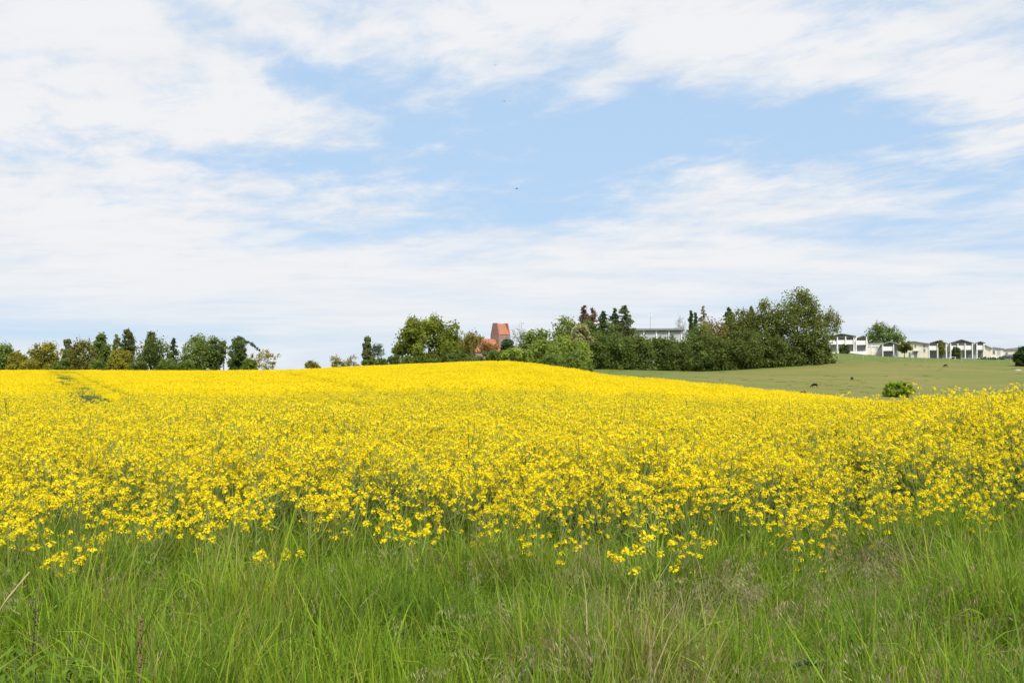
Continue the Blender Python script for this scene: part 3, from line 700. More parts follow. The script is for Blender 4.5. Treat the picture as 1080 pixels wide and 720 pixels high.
def broadleaf(seed, h, w, col, tf=.18, dens=1.0, gaps=.0, leaf=.26, shape='round', bark='bark', trunk_r=None, clump=.17, nclump=None, var=.25, lobe=.74):
    rs = np.random.RandomState(seed); tb, cb = MB(), MB(); r0 = trunk_r or max(.05, h * .022)
    z0 = h * tf; ch = h - z0; nc = nclump or int(60 * max(.5, min(1.6, ch / w)) * (1 - gaps * .5))
    C, Rd = [], []; lob = rs.uniform(lobe, 1.06, 8); ph = rs.uniform(0, 6.28)
    while len(C) < nc:
        d = rnd_dirs(rs, 1)[0]; t = rs.uniform(.12, 1) ** .42
        f = (d[2] * t + 1) / 2; az = math.atan2(d[1], d[0])
        kk = lob[int((az + ph) % 6.28 / .79) % 8] * rs.uniform(.85, 1.05)
        q = d * t * np.array([kk, kk, 1.0])
        if shape == 'cone': q[:2] *= 1.2 - 1.0 * f
        elif shape == 'column': q[:2] *= 1.1 - .9 * abs(f - .45)
        elif shape == 'egg': q[:2] *= 1.15 - .55 * f
        elif tf < .08: q[:2] *= 1.25 if f < .35 else 1.0
        C.append(q); Rd.append(clump * min(w, ch) * rs.uniform(.6, 1.2))
    C = np.array(C); Rd = np.array(Rd)
    rad = np.hypot(C[:, 0], C[:, 1]); C[:, :2] *= max(.05, w / 2 - np.median(Rd) * .8) / np.percentile(rad, 94)
    lo, hi = C[:, 2].min(), C[:, 2].max(); C[:, 2] = z0 + Rd.mean() * .55 + (C[:, 2] - lo) / (hi - lo) * (ch - Rd.mean() * 1.45)
    if tf < .08:                                                    # skirts that reach the ground
        m = int(nc * .3); a_ = rs.uniform(0, 6.28, m); rr = w / 2 * rs.uniform(.3, .92, m)
        C = np.concatenate([C, np.stack([np.cos(a_) * rr, np.sin(a_) * rr, rs.uniform(.02, .16, m) * h + .1], 1)]); Rd = np.concatenate([Rd, clump * min(w, ch) * rs.uniform(.6, 1.0, m)])
    leaves(cb, rs, C, Rd, 62 * dens * (1 - gaps * .3), leaf, col, var)
    # a loose outer veil of twig leaves breaks the outline
    m = int(len(C) * 9 * dens); k = rs.randint(0, len(C), m); d = rnd_dirs(rs, m)
    q = C[k] + d * (Rd[k] * rs.uniform(1.0, 1.4, m))[:, None]; a, b = perp(rs, rnd_dirs(rs, m)); s_ = leaf * rs.uniform(.45, .9, (m, 1))
    cb.quads(q, a * s_, b * s_ * .6, np.array(col) * rs.uniform(.8, 1.35, (m, 1)))
    top = np.array([rs.normal() * w * .02, rs.normal() * w * .02, z0 + ch * .72])
    tb.tube([(0, 0, -.15), (top[0] * .3, top[1] * .3, z0 * .6 + .05), (top[0] * .7, top[1] * .7, z0 + ch * .3), tuple(top)], [r0 * 1.25, r0, r0 * .7, r0 * .2], 7)
    for k in rs.permutation(len(C))[:int(14 + 20 * gaps)]:
        zb = max(.05, min(C[k][2] * .85, z0 + rs.uniform(.0, .55) * ch)); f = zb / max(top[2], .1)
        limb(tb, (top[0] * f, top[1] * f, zb), C[k], r0 * .38 * (1 - .5 * min(f, 1)), r0 * .06, rs, 4)
    return tb, cb
def conifer(seed, h, w, col, dens=1.0, top=1.0, leaf=.20, sparse=0.0, droop=.25):
    rs = np.random.RandomState(seed); tb, cb = MB(), MB(); r0 = h * .014
    tb.tube([(0, 0, -.15), (0, 0, h * .5), (0, 0, h * .99)], [r0 * 1.2, r0 * .7, .02], 6)
    nl = int(h / .36); w = w * 1.3
    for i in range(nl):
        f = (i + .4) / nl; z = h * (.06 + .93 * f); R_ = w / 2 * (1 - f) ** .7 * rs.uniform(.68, 1.12) + .15
        for k in range(max(4, int(8 * (1 - f * .4)))):
            if rs.rand() < sparse: continue
            az = rs.uniform(0, 6.28); L = R_ * rs.uniform(.6, 1.1); d = np.array([math.cos(az), math.sin(az), -droop + rs.normal() * .1]); d2 = np.array([d[1], -d[0], 0])
            if L > .5: tb.tube([(0, 0, z), tuple(d * L * .5 + [0, 0, z]), tuple(d * L + [0, 0, z + .12 * L])], [.03, .02, .01], 3)
            m = int(8 + 14 * L * dens); t = rs.uniform(.12, 1.05, m); c = np.outer(t * L, d) + np.array([0, 0, z]) + rs.normal(size=(m, 3)) * .11 + np.outer(rs.normal(size=m) * .28 * (1.1 - t) * L, d2)
            a = np.tile(d + [0, 0, .1], (m, 1)) + rs.normal(size=(m, 3)) * .35; a /= np.linalg.norm(a, axis=1, keepdims=True); b, _ = perp(rs, a)
            s_ = leaf * rs.uniform(.8, 1.5, (m, 1)); cb.quads(c, a * s_, b * s_ * .6, np.array(col) * rs.uniform(.7, 1.35, (m, 1)))
    return tb, cb
def bare(seed, h, w, col, dens=.5, leaf=.13, bark='bark'):
    """half bare tree: a fine branch skeleton with a thin scatter of young leaves"""
    rs = np.random.RandomState(seed); tb, cb = MB(), MB(); tips = []
    def grow(p, d, L, r, lev):
        q = p + d * L; limb(tb, p, q, r, r * .55, rs, 4, 0); tips.append((q, lev))
        if lev == 0: return
        for k in range(4 if lev > 1 else 3):
            nd = d + rs.normal(size=3) * np.array([.75 * w / h * 1.6, .75 * w / h * 1.6, .32]) + np.array([0, 0, .10]); nd /= np.linalg.norm(nd)
            grow(p + d * L * rs.uniform(.55, 1.0), nd, L * rs.uniform(.55, .8), r * .55, lev - 1)
    grow(np.array([0, 0, -.1]), np.array([0, 0, 1.0]), h * .36, h * .016, 4)
    T = np.array([t for t, l in tips]); mx = T[:, 2].max(); mw = max(1e-3, np.percentile(np.hypot(T[:, 0], T[:, 1]), 93))
    sc = np.array([w / 2 / mw, w / 2 / mw, (h + .1) / (mx + .1)])
    for i in range(len(tb.v)): tb.v[i] = tb.v[i] * sc
    E = np.array([t for t, l in tips if l <= 1]) * sc; m = int(len(E) * 4 * dens); k = rs.randint(0, len(E), m)
    c = E[k] + rs.normal(size=(m, 3)) * h * .028; a, b = perp(rs, rnd_dirs(rs, m)); s_ = leaf * rs.uniform(.6, 1.4, (m, 1)); cb.quads(c, a * s_, b * s_ * .7, np.array(col) * rs.uniform(.7, 1.3, (m, 1)))
    return tb, cb
OLIVE = (0.310, 0.297, 0.046); MID = (0.179, 0.240, 0.055); DRK = (0.134, 0.185, 0.045); OAK = (0.194, 0.232, 0.037); GREY = (0.203, 0.238, 0.107); LARCH = (0.259, 0.178, 0.139)
FIR = (0.146, 0.191, 0.083); SPR = (0.091, 0.138, 0.062); LIGHT = (0.257, 0.328, 0.061); BROWN = (0.268, 0.209, 0.071); SPARSE = (0.364, 0.317, 0.116); WOOD = (0.149, 0.203, 0.055); BUSHG = (0.182, 0.248, 0.046)
N_tree = [0]
def tree(px, top, wpx, Y, kind, col, label, cat='tree', name='tree', bark='bark', group=None, depth=None, **kw):
    N_tree[0] += 1; seed = 5000 + N_tree[0] * 7
    x = (px - 540) / F * Y; zb = zs(x, Y); h = at(px, top, Y).z - zb; w = wpx * Y / F
    tb, cb = {'b': broadleaf, 'c': conifer, 'n': bare}[kind](seed, h, w, col, **kw)
    o = thing(name, (x, Y, zb), label, cat, group=group)
    tb.build('trunk', M[bark], o, True, fix=False); cb.build('crown', M['leaf'], o, fix=False)
    return o
GL = 'trees along the left horizon'
def TL(*a, **k): return tree(*a, group=GL, **k)
TL(4, 361, 30, 250, 'b', MID, 'mid green broadleaf tree cut by the left edge of the photo', tf=.05)
TL(19, 370, 24, 232, 'b', OLIVE, 'small olive yellow bushy tree nearest the left edge', tf=.03)
TL(46, 359, 36, 235, 'b', OLIVE, 'broad olive yellow tree between the left edge and the tractor line', tf=.03)
TL(71, 357, 12, 255, 'b', GREY, 'thin grey green tree peeking up right of the broad olive yellow tree', tf=.2, shape='column', gaps=.4)
TL(86, 357, 36, 245, 'b', (0.213, 0.218, 0.054), 'rounded brownish green tree above the top of the tractor line', tf=.04)
TL(106, 351, 24, 250, 'b', MID, 'tall mid green tree just right of the rounded brownish green one', tf=.06, shape='egg')
TL(123, 353, 10, 262, 'b', GREY, 'slim pale tree left of the tallest narrow tree', tf=.2, shape='column', gaps=.5)
TL(135, 346, 17, 255, 'b', (0.142, 0.174, 0.064), 'tallest narrow tree of the left row', tf=.12, shape='column', gaps=.25)
TL(127, 367, 34, 230, 'b', OLIVE, 'low olive bush in front of the tallest narrow tree', 'bush', 'bush', tf=.02)
TL(163, 353, 44, 245, 'b', DRK, 'broad dark green tree right of the tallest narrow tree', tf=.06)
TL(159, 350, 14, 250, 'b', (0.112, 0.161, 0.043), 'leafy spire rising out of the broad dark green tree', tf=.3, shape='column')
TL(183, 356, 14, 240, 'c', SPR, 'ragged dark conifer at the right side of the broad dark green tree', 'conifer', 'pine_tree', sparse=.35)
TL(206, 351, 40, 245, 'b', MID, 'tall full mid green tree left of the sky gap', tf=.03, shape='egg')
TL(226, 355, 26, 248, 'b', (0.132, 0.180, 0.054), 'airy mid green tree just left of the bare slender stem', tf=.16, gaps=.35)
TL(236, 359, 9, 245, 'b', GREY, 'slender bare stemmed tree with a small tuft at its top', tf=.55, gaps=.3, trunk_r=.12, clump=.3, nclump=10)
TL(251, 354, 23, 240, 'b', (0.112, 0.161, 0.047), 'upright dark pine like tree with leaning top branch', tf=.06, gaps=.15, shape='egg')
TL(263, 377, 18, 232, 'b', BUSHG, 'small green bush at the foot of the half bare spreading tree', 'bush', 'bush', tf=.02)
TL(281, 368, 34, 240, 'b', SPARSE, 'half bare yellowish spreading tree at the right end of the left row', bark='palebark', dens=.42, gaps=.3, tf=.1, leaf=.2, nclump=46, clump=.12)
for px, tp, w, col, lab in ((32, 378, 26, OLIVE, 'low olive shrub between the small yellow tree and the broad olive tree'), (66, 377, 22, MID, 'low green shrub at the top end of the left tractor line'), (104, 376, 26, MID, 'low green shrub at the foot of the tall mid green tree'),
                            (147, 380, 22, DRK, 'low dark shrub filling the gap right of the tallest narrow tree'), (178, 377, 26, BUSHG, 'low green shrub at the foot of the ragged dark conifer'), (196, 380, 22, BUSHG, 'low green shrub between the ragged conifer and the full mid green tree')):
    TL(px, tp, w, 228, 'b', col, lab, 'shrub', 'hedge_shrub', tf=0, leaf=.18)
x = (262 - 540) / F * 241; mb = MB(); cbm = MB()
p0, p1 = at(254, 357, 241), at(273, 369, 241); base = Vector((p0.x, 241, zs(p0.x, 241)))
o = thing('leaning_pine', base, 'dark pine leaning right over the half bare spreading tree', 'pine')
mb.tube([(0, 0, 0), tuple((p0 - base) * .6), tuple(p0 - base), tuple((p0 + p1) / 2 - base + Vector((0, 0, .3))), tuple(p1 - base)], [.2, .15, .12, .1, .05], 6); mb.build('trunk', M['bark'], o, True, fix=False)
rs = np.random.RandomState(77); C = np.array([tuple(p0.lerp(p1, t) - base + Vector((0, rs.normal() * .5, rs.uniform(.0, .5)))) for t in np.linspace(0.1, 1, 9)]); leaves(cbm, rs, C, np.full(9, .55), 30, .2, SPR, .2, .6); cbm.build('crown', M['leaf'], o, fix=False)
TL(329, 379, 21, 215, 'b', (0.263, 0.265, 0.067), 'lone small round bush on the field horizon between the left row and the oak', 'bush', 'bush', tf=.03, gaps=.2, leaf=.16)
TL(361, 380, 34, 215, 'b', (0.173, 0.199, 0.050), 'low wide green bush left of the slender pale tree', 'bush', 'bush', tf=.0, leaf=.18)
TL(356, 374, 14, 222, 'n', SPARSE, 'thin bare twiggy sapling behind the low wide bush, on its left', bark='palebark', dens=.8)
TL(369, 374, 18, 224, 'n', SPARSE, 'wider bare twiggy sapling behind the low wide bush, on its right', bark='palebark', dens=.8)
TL(387, 355, 12, 215, 'b', GREY, 'slender pale poplar like tree left of the big oak', tf=.1, shape='column', gaps=.4)
TL(399, 362, 19, 218, 'n', (0.121, 0.161, 0.067), 'thin dark open tree between the slender pale tree and the big oak', dens=1.2)
TL(394, 376, 28, 205, 'b', DRK, 'dark low shrub at the foot of the slender pale tree', 'bush', 'bush', tf=.0)
GC = 'trees and shrubs round the church hill'
def TC(*a, **k): return tree(*a, group=GC, **k)
for k, (px, w, lab) in enumerate([(413, 26, 'low dark hedge shrub left below the big oak'), (434, 30, 'low dark hedge shrub under the middle of the big oak'), (460, 30, 'low hedge shrub under the right side of the big oak'),
                                  (482, 34, 'low green hedge shrub below the red roof on its left'), (506, 36, 'low green hedge shrub below the red roof on its right')]):
    TC(px, 374 - (k > 2) * 4, w, 182 - k * 3, 'b', DRK if k < 3 else (0.132, 0.180, 0.050), lab, 'shrub', 'hedge_shrub', tf=0, leaf=.18)
TC(452, 331, 84, 205, 'b', OAK, 'big rounded bright green oak on the hill left of the church', name='oak_tree', tf=.03, gaps=.0, dens=1.7, shape='egg', nclump=150, clump=.125, leaf=.28, lobe=.95)
TC(476, 352, 32, 212, 'b', (0.173, 0.227, 0.050), 'smaller ragged tree leaning out from the right side of the big oak', tf=.1, gaps=.4)
TC(500, 349, 32, 200, 'n', (0.304, 0.273, 0.076), 'half bare tree with young leaves in front of the red church roof', dens=1.6, leaf=.17)
TC(523, 369, 24, 176, 'b', BUSHG, 'low green shrub right below the church tower foot', 'shrub', 'hedge_shrub', tf=0, leaf=.18)
TC(515, 360, 22, 196, 'n', (0.324, 0.208, 0.084), 'small brownish twiggy tree in front of the church tower foot', dens=1.4, leaf=.16)
TC(536, 358, 21, 190, 'b', (0.085, 0.136, 0.050), 'dark rounded shrub just right below the church tower', 'shrub', 'shrub', tf=.0)
TC(552, 341, 22, 245, 'n', (0.243, 0.208, 0.134), 'bare grey twiggy tree right of the church tower', bark='palebark', dens=.5)
TC(566, 345, 44, 200, 'b', (0.173, 0.227, 0.054), 'domed mid green tree right of the church tower', tf=.03)
TC(597, 331, 44, 215, 'b', (0.213, 0.256, 0.067), 'tall pale green tree left of the purplish larches', tf=.06, shape='egg')
TC(548, 367, 34, 165, 'b', LIGHT, 'light green bush at the crest of the field right of the tower', 'bush', 'bush', tf=.0)
TC(575, 357, 50, 168, 'b', (0.213, 0.284, 0.057), 'big light green bush on the field edge right of the tower', 'bush', 'bush', tf=.0)
TC(600, 352, 56, 172, 'b', LIGHT, 'wide light green bushy tree below the tall pale green tree', tf=.0)
TC(604, 370, 50, 150, 'b', (0.182, 0.246, 0.057), 'low spreading bush reaching over the field corner', 'bush', 'bush', tf=.0, leaf=.18)
TC(582, 374, 30, 155, 'b', (0.142, 0.204, 0.050), 'small darker bush against the yellow field edge', 'bush', 'bush', tf=.0, leaf=.18)
TC(613, 341, 22, 195, 'b', (.33, .33, .17), 'cream flowering shrub below the purplish larches', 'flowering shrub', 'flowering_shrub', tf=.15, gaps=.2)
TC(616, 321, 26, 240, 'c', LARCH, 'taller purplish brown larch, left one of the pair', 'larch', 'larch_tree', sparse=.15, droop=.05)
TC(625, 324, 28, 243, 'c', LARCH, 'shorter purplish brown larch, right one of the pair', 'larch', 'larch_tree', sparse=.15, droop=.05)
TC(636, 327, 34, 238, 'c', SPR, 'pointed dark spruce between the larches and the grey firs', 'spruce', 'spruce_tree')
TC(649, 324, 36, 242, 'c', FIR, 'grey green fir just right of the dark spruce', 'fir', 'fir_tree', sparse=.15)
TC(659, 321, 40, 240, 'c', (0.151, 0.185, 0.084), 'tall pale grey green fir standing left of the flat roofed building', 'fir', 'fir_tree', sparse=.15, droop=.15)
TC(640, 337, 46, 236, 'b', DRK, 'dark tree filling the gaps between the spruce and the grey green firs', tf=.0)
TC(622, 336, 28, 236, 'b', WOOD, 'dark tree standing right in front of the purplish larches', tf=.0)
GW = 'trees of the wood at the meadow edge'
def TW(*a, **k): return tree(*a, group=GW, **k)
TW(626, 349, 44, 222, 'b', (0.119, 0.158, 0.040), 'dark bushy tree at the left end of the wood edge below the larches', tf=.0)
TW(652, 350, 46, 226, 'b', DRK, 'dark tree of the wood edge below the grey firs', tf=.02)
TW(676, 350, 40, 230, 'b', (0.137, 0.185, 0.048), 'dark tree of the wood edge left in front of the flat roofed building', tf=.02)
TW(699, 353.5, 36, 233, 'b', DRK, 'low dark tree of the wood edge before the middle of the flat roofed building', tf=.02)
TW(716, 357.5, 30, 236, 'b', (0.119, 0.155, 0.040), 'lowest dark tree of the wood edge under the right end of the flat roofed building', tf=.02)
TW(716, 333, 24, 300, 'n', (0.178, 0.198, 0.101), 'thin open tree behind the right end of the flat roofed building', dens=1.3)
TW(729, 327, 10, 270, 'c', SPR, 'taller pointed black green cypress of the pair behind the wood', 'cypress', 'cypress_tree', droop=-.4)
TW(734, 329, 8, 270, 'c', SPR, 'shorter pointed black green cypress of the pair behind the wood', 'cypress', 'cypress_tree', droop=-.4)
TW(742, 322, 18, 285, 'c', (0.287, 0.271, 0.168), 'faint slender pale spire tree behind the wood right of the cypresses', 'conifer', 'conifer_tree', sparse=.5)
TW(736, 340, 44, 240, 'b', WOOD, 'mid green tree directly right of the flat roofed building', tf=.02)
TW(752, 333, 50, 250, 'b', BROWN, 'brownish topped tree between the cypresses and the dark spruce tip', tf=.03)
TW(769, 323, 34, 262, 'c', SPR, 'dark spruce whose tip shows above the middle of the wood', 'spruce', 'spruce_tree')
TW(781, 322, 62, 252, 'b', (0.168, 0.191, 0.054), 'mid green tree right of the dark spruce tip', tf=.02, lobe=.9, nclump=90, clump=.15)
TW(793, 322, 26, 268, 'c', FIR, 'second dark conifer tip, right of the spruce tip', 'conifer', 'conifer_tree')
TW(808, 313, 62, 250, 'b', (0.158, 0.191, 0.047), 'tall rounded tree left of the tallest tree of the wood', tf=.02, shape='egg', lobe=.9, nclump=100, clump=.14)
TW(842, 301, 74, 248, 'b', (0.168, 0.204, 0.050), 'tallest tree of the wood at its right end', tf=.03, shape='egg', nclump=150, clump=.125, gaps=.0, dens=1.2, lobe=.92)
TW(872, 322, 26, 247, 'n', (0.204, 0.229, 0.076), 'airy drooping birch like tree at the right flank of the tallest tree', dens=1.5, leaf=.2)
TW(760, 352, 46, 238, 'b', (0.124, 0.166, 0.040), 'low dark tree at the meadow edge below the brownish topped tree', tf=.0)
TW(785, 345, 48, 240, 'b', (0.132, 0.171, 0.044), 'dark tree at the meadow edge in the middle of the wood', tf=.0)
TW(738, 362, 42, 236, 'b', (0.132, 0.179, 0.044), 'low bushy tree at the meadow edge left of the middle of the wood', tf=.0)
TW(815, 350, 44, 242, 'b', (0.132, 0.174, 0.044), 'dark tree at the meadow edge left below the tallest tree', tf=.0)
TW(848, 350, 46, 244, 'b', (0.114, 0.154, 0.044), 'darkest bushy tree at the foot of the tallest tree', tf=.0)
TW(866, 360, 28, 246, 'b', WOOD, 'small tree at the right corner of the wood beside the fence', tf=.0)
# right side
tree(933, 339, 44, 345, 'b', (0.126, 0.185, 0.040), 'round dense green tree standing behind the white holiday houses', tf=.03, nclump=110, clump=.13, lobe=.93)
tree(891, 363, 11, 295, 'b', (0.121, 0.151, 0.057), 'small dark garden shrub in front of the leftmost white balcony house', 'shrub', 'shrub', tf=.05)
tree(954, 359, 16, 296, 'b', (0.213, 0.237, 0.076), 'light green young tree in front of the cream gabled house', tf=.3, gaps=.2)
tree(993, 359, 7, 294, 'b', (0.243, 0.246, 0.076), 'slim young tree in front of the long white balcony house', tf=.25, shape='column', gaps=.2)
tree(1009, 366, 8, 294, 'b', (0.121, 0.155, 0.057), 'small dark shrub in front of the long white balcony house', 'shrub', 'shrub', tf=.05)
tree(1040, 376, 20, 288, 'b', (0.173, 0.218, 0.050), 'low green hedge bush before the white bungalow on its left', 'hedge bush', 'hedge_bush', tf=0, leaf=.16)
tree(1052, 377, 14, 288, 'b', (0.173, 0.208, 0.054), 'smaller low hedge bush beside the parked car', 'hedge bush', 'hedge_bush', tf=0, leaf=.16)
tree(1079, 365, 18, 245, 'b', (0.065, 0.110, 0.034), 'dark dense bush cut by the right edge of the photo', 'bush', 'bush', tf=0)
p = hit(947, 428, 0, 70); 
tree(947, 402, 31, 128, 'b', (.24, .33, .040), 'lone bright green bush in the meadow behind the yellow field', 'bush', 'bush', tf=.03, leaf=.15, clump=.14, nclump=90, lobe=.9)

# ------------------------------------------------------------------ buildings
def window(par, x0, x1, z0, z1, y=0, glass='glass', frame='white'):
    fr = MB(); t = .09
    fr.box((x0 - t, y - .06, z0 - t), (x1 + t, y - .004, z0)); fr.box((x0 - t, y - .06, z1), (x1 + t, y - .004, z1 + t))
    fr.box((x0 - t, y - .06, z0 + .002), (x0, y - .004, z1 - .002)); fr.box((x1, y - .06, z0 + .002), (x1 + t, y - .004, z1 - .002))
    f = fr.build('window', M[frame], par); p = MB(); p.box((x0 + .002, y - .03, z0 + .002), (x1 - .002, y - .005, z1 - .002)); p.build('pane', M[glass], f); return f
def door(par, x0, x1, z1, y=0, mat='glass'):
    d = MB(); d.box((x0, y - .05, .05), (x1, y - .004, z1)); o = d.build('door', M[mat], par)
    h = MB(); h.box((x1 - .18, y - .10, 1.0), (x1 - .12, y - .052, 1.12)); h.build('handle', M['metal'], o)
def gable_roof(par, x0, x1, y0, y1, ze, zr, mat, t=.16, over=.35):
    """two slopes meeting at a ridge that runs away from the front"""
    xm = (x0 + x1) / 2; sl = (zr - ze) / (xm - x0); zl = ze - over * sl; m = MB()
    m.prism([(x0 - over, zl), (xm, zr), (x1 + over, zl), (x1 + over, zl + t), (xm, zr + t), (x0 - over, zl + t)], y0 - over, y1 + over)
    return m.build('roof', M[mat], par)
def gabled_wall(par, x0, x1, y0, y1, ze, zr, mat):
    m = MB(); m.prism([(x0, -.4), (x1, -.4), (x1, ze), ((x0 + x1) / 2, zr - .01), (x0, ze)], y0, y1); return m.build('wall', M[mat], par)
def place(name, px0, px1, Y, label, cat='house', rz=0.0, zpy=None):
    xa = (px0 - 540) / F * Y; xb = (px1 - 540) / F * Y
    z = min(zs(xa, Y), zs(xb, Y)) if zpy is None else at(540, zpy, Y).z
    return thing(name, (xa, Y, z), label, cat, rz - .95 * math.atan2(xa, Y)), xb - xa, Y / F
def balcony_bay(par, x0, x1, ze, mat='white', dep=1.7, zf_=2.9, posts=2, ends=True):
    """a projecting two storey balcony: floor slab, solid white parapet, posts"""
    m = MB(); m.box((x0, -dep, zf_ - .2), (x1, -.004, zf_)); m.box((x0, -dep - .08, zf_ - .3), (x1, -dep - .002, zf_ + 1.0))
    m.box((x0, -dep + .002, zf_ + .002), (x0 + .1, -.006, zf_ + .98)); m.box((x1 - .1, -dep + .002, zf_ + .002), (x1, -.006, zf_ + .98)); m.build('balcony', M[mat], par)
    for k in range(posts):
        xp = x0 + .15 + (x1 - x0 - .3) * k / max(1, posts - 1); c = MB(); c.box((xp - .14, -dep - .40, -.4), (xp + .14, -dep - .09, ze - .1)); c.build('column', M[mat], par)
    nb = max(1, int((x1 - x0) / 2.4)); wbay = (x1 - x0) / nb
    for k in range(nb):
        a, b = x0 + wbay * k + .3, x0 + wbay * (k + 1) - .3
        window(par, a, b, zf_ + .15, min(ze - .35, zf_ + 2.3)); window(par, a, b, .25, 2.3)
# leftmost white balcony house
h, w, s = place('balcony_house', 874, 913, 306, 'leftmost white balcony house, beside the tall wood and partly behind a shrub', zpy=371)
m = MB(); m.box((0, 0, -1.6), (w, 8, 4.6)); m.build('wall', M['white'], h)
m = MB(); m.box((-.3, -2.3, -1.9), (w * .92, -.02, -.02)); m.build('terrace', M['white'], h)
m = MB(); m.prism([(w * .0, 4.602), (w * .66, 4.602), (w * .36, 5.3)], .0, 7.9); m.build('gable', M['bluegrey'], h)
gable_roof(h, 0, w * .68, -2.1, 8, 4.6, 5.35, 'grey_roof'); gable_roof(h, w * .70 + .75, w, -1.6, 8, 4.2, 4.66, 'grey_roof', over=.25)
balcony_bay(h, .1, w * .66, 4.7, posts=4, zf_=2.5); balcony_bay(h, w * .69, w * .98, 4.4, posts=2, zf_=2.3)
# cream block between
h, w, s = place('cream_house', 911, 932, 312, 'plain pale cream house between the leftmost white house and the small white gabled one', zpy=376)
m = MB(); m.box((0, 0, -.8), (w, 9, 3.9)); m.build('wall', M['palecream'], h)
m = MB(); m.box((-.2, -.25, 3.902), (w + .2, 9.2, 4.1)); m.build('roof', M['pale_roof'], h)
m = MB(); m.box((w * .2, -.12, 2.9), (w * .8, -.003, 3.15)); m.build('ledge', M['bluegrey'], h)
window(h, w * .58, w * .75, 2.0, 2.8, glass='bluegrey'); m = MB(); m.box((w * .36, -.12, -.3), (w * .40, -.003, 3.9)); m.build('downpipe', M['palecream'], h)
# small white gabled balcony house
h, w, s = place('balcony_house', 930, 947, 303, 'small white gabled balcony house below the round green tree', zpy=377.5)
gabled_wall(h, 0, w, 0, 8, 4.0, 4.75, 'bluegrey'); gable_roof(h, 0, w, -1.9, 8, 4.0, 4.75, 'pale_roof'); balcony_bay(h, .15, w * .72, 4.1, posts=2, zf_=2.4); window(h, w * .78, w * .93, .4, 2.2)
# cream gabled house
h, w, s = place('cream_house', 948, 977, 304, 'wide cream gabled house with four small front windows behind a young tree', zpy=378)
gabled_wall(h, 0, w, 0, 9, 4.35, 5.1, 'cream'); gable_roof(h, 0, w, -.3, 9, 4.35, 5.1, 'pale_roof', over=.45)
for x0, x1, z0, z1 in ((.53, .60, 3.2, 4.1), (.83, .90, 3.2, 4.1), (.83, .90, 1.9, 2.9), (.12, .18, 3.1, 4.0)): window(h, w * x0, w * x1, z0, z1)
door(h, w * .52, w * .62, 2.0); door(h, w * .34, w * .40, 1.9)
m = MB(); m.box((w * .48, -.9, 2.25), (w * .68, -.003, 2.4)); m.build('canopy', M['white'], h)
m = MB()
for k in range(9): m.box((w * .66 + k * .28, -1.2, -.3), (w * .66 + k * .28 + .07, -1.13, .8))
m.box((w * .65, -1.215, .802), (w * .97, -1.115, .87)); m.build('railing', M['white'], h)
# long white balcony house
h, w, s = place('balcony_house', 979, 1033, 303, 'long white balcony house with three low gables and tall columns', zpy=378.5)
m = MB(); m.box((0, 0, -.8), (w, 9, 4.6)); m.build('wall', M['white'], h)
for k, (a, b, zr) in enumerate(((.0, .34, 5.35), (.385, .80, 5.6), (.845, 1.0, 4.95))):
    m = MB(); m.prism([(w * a, 4.602), (w * b, 4.602), (w * (a + b) / 2, zr - .06)], .0, 8.9); m.build('gable', M['bluegrey'], h)
    gable_roof(h, w * a, w * b, -2.0, 9, 4.55, zr, 'grey_roof', over=.2)
    balcony_bay(h, w * a + .1, w * b - .1, 4.6, posts=(3, 4, 2)[k])
door(h, w * .355, w * .375, 2.1); m = MB(); m.box((w * .81, -.7, -.4), (w * .835, -.004, 4.3)); m.build('downpipe', M['bluegrey'], h)
# bungalows at the right
h, w, s = place('bungalow', 1033, 1056, 306, 'cream bungalow with a low gable right of the long white balcony house', zpy=377)
gabled_wall(h, 0, w * .48, 0, 9, 2.9, 3.75, 'cream'); m = MB(); m.box((w * .48 + .01, .8, -.6), (w, 9, 2.7)); m.build('wing', M['palecream'], h)
gable_roof(h, 0, w * .48, -.3, 9, 2.9, 3.75, 'grey_roof'); m = MB(); m.prism([(w * .48 + .75, 2.71), (w + .3, 2.55), (w + .3, 2.70), (w * .48 + .75, 3.2)], .4, 9.3); m.build('roof', M['grey_roof'], h)
window(h, w * .14, w * .24, .9, 2.0); window(h, w * .56, w * .66, 1.0, 2.1, .8); window(h, w * .74, w * .88, .7, 2.2, .8, 'bluegrey')
h, w, s = place('bungalow', 1056, 1077, 309, 'low cream bungalow with a dark roof behind the parked car', zpy=378)
m = MB(); m.box((0, 0, -.6), (w, 8, 2.6)); m.build('wall', M['cream'], h)
m = MB(); m.prism([(-.3, 2.602), (w + .3, 2.602), (w * .75, 3.3), (w * .25, 3.0)], -.4, 8.4); m.build('roof', M['grey_roof'], h)
window(h, w * .62, w * .74, 1.0, 2.1); window(h, w * .2, w * .3, 1.0, 2.0)
# flat roofed white building behind the wood
h, w, s = place('flat_roofed_building', 665, 719, 285, 'long white flat roofed building showing above the dark wood edge', 'building')
zt = at(690, 346.5, 285).z - h.location.z
m = MB(); m.box((0, 0, -.5), (w, 12, zt - .5)); m.build('wall', M['bluegrey'], h)
m = MB(); m.box((-.6, -1.0, zt - .498), (w + .6, 12.6, zt)); m.build('roof', M['grey_roof'], h)
for k in range(5):
    xx = .1 + (w - .5) * k / 4; m = MB(); m.box((xx, -.35, -.3), (xx + .4, -.005, zt - .502)); m.build('column', M['white'], h)
    if k < 4: window(h, xx + .9, xx + (w - .5) / 4 - .5, zt - 3.0, zt - 1.3, glass='bluegrey')
p = at(686.5, 346.5, 287); o = thing('antenna_mast', (p.x, 288, h.location.z + zt + .001), 'thin antenna mast on the roof of the flat roofed building', 'antenna')
ht = at(686.5, 330, 288).z - o.location.z
m = MB(); m.tube([(0, 0, 0), (0, 0, ht)], [.07, .035], 6); m.build('pole', M['metal'], o)
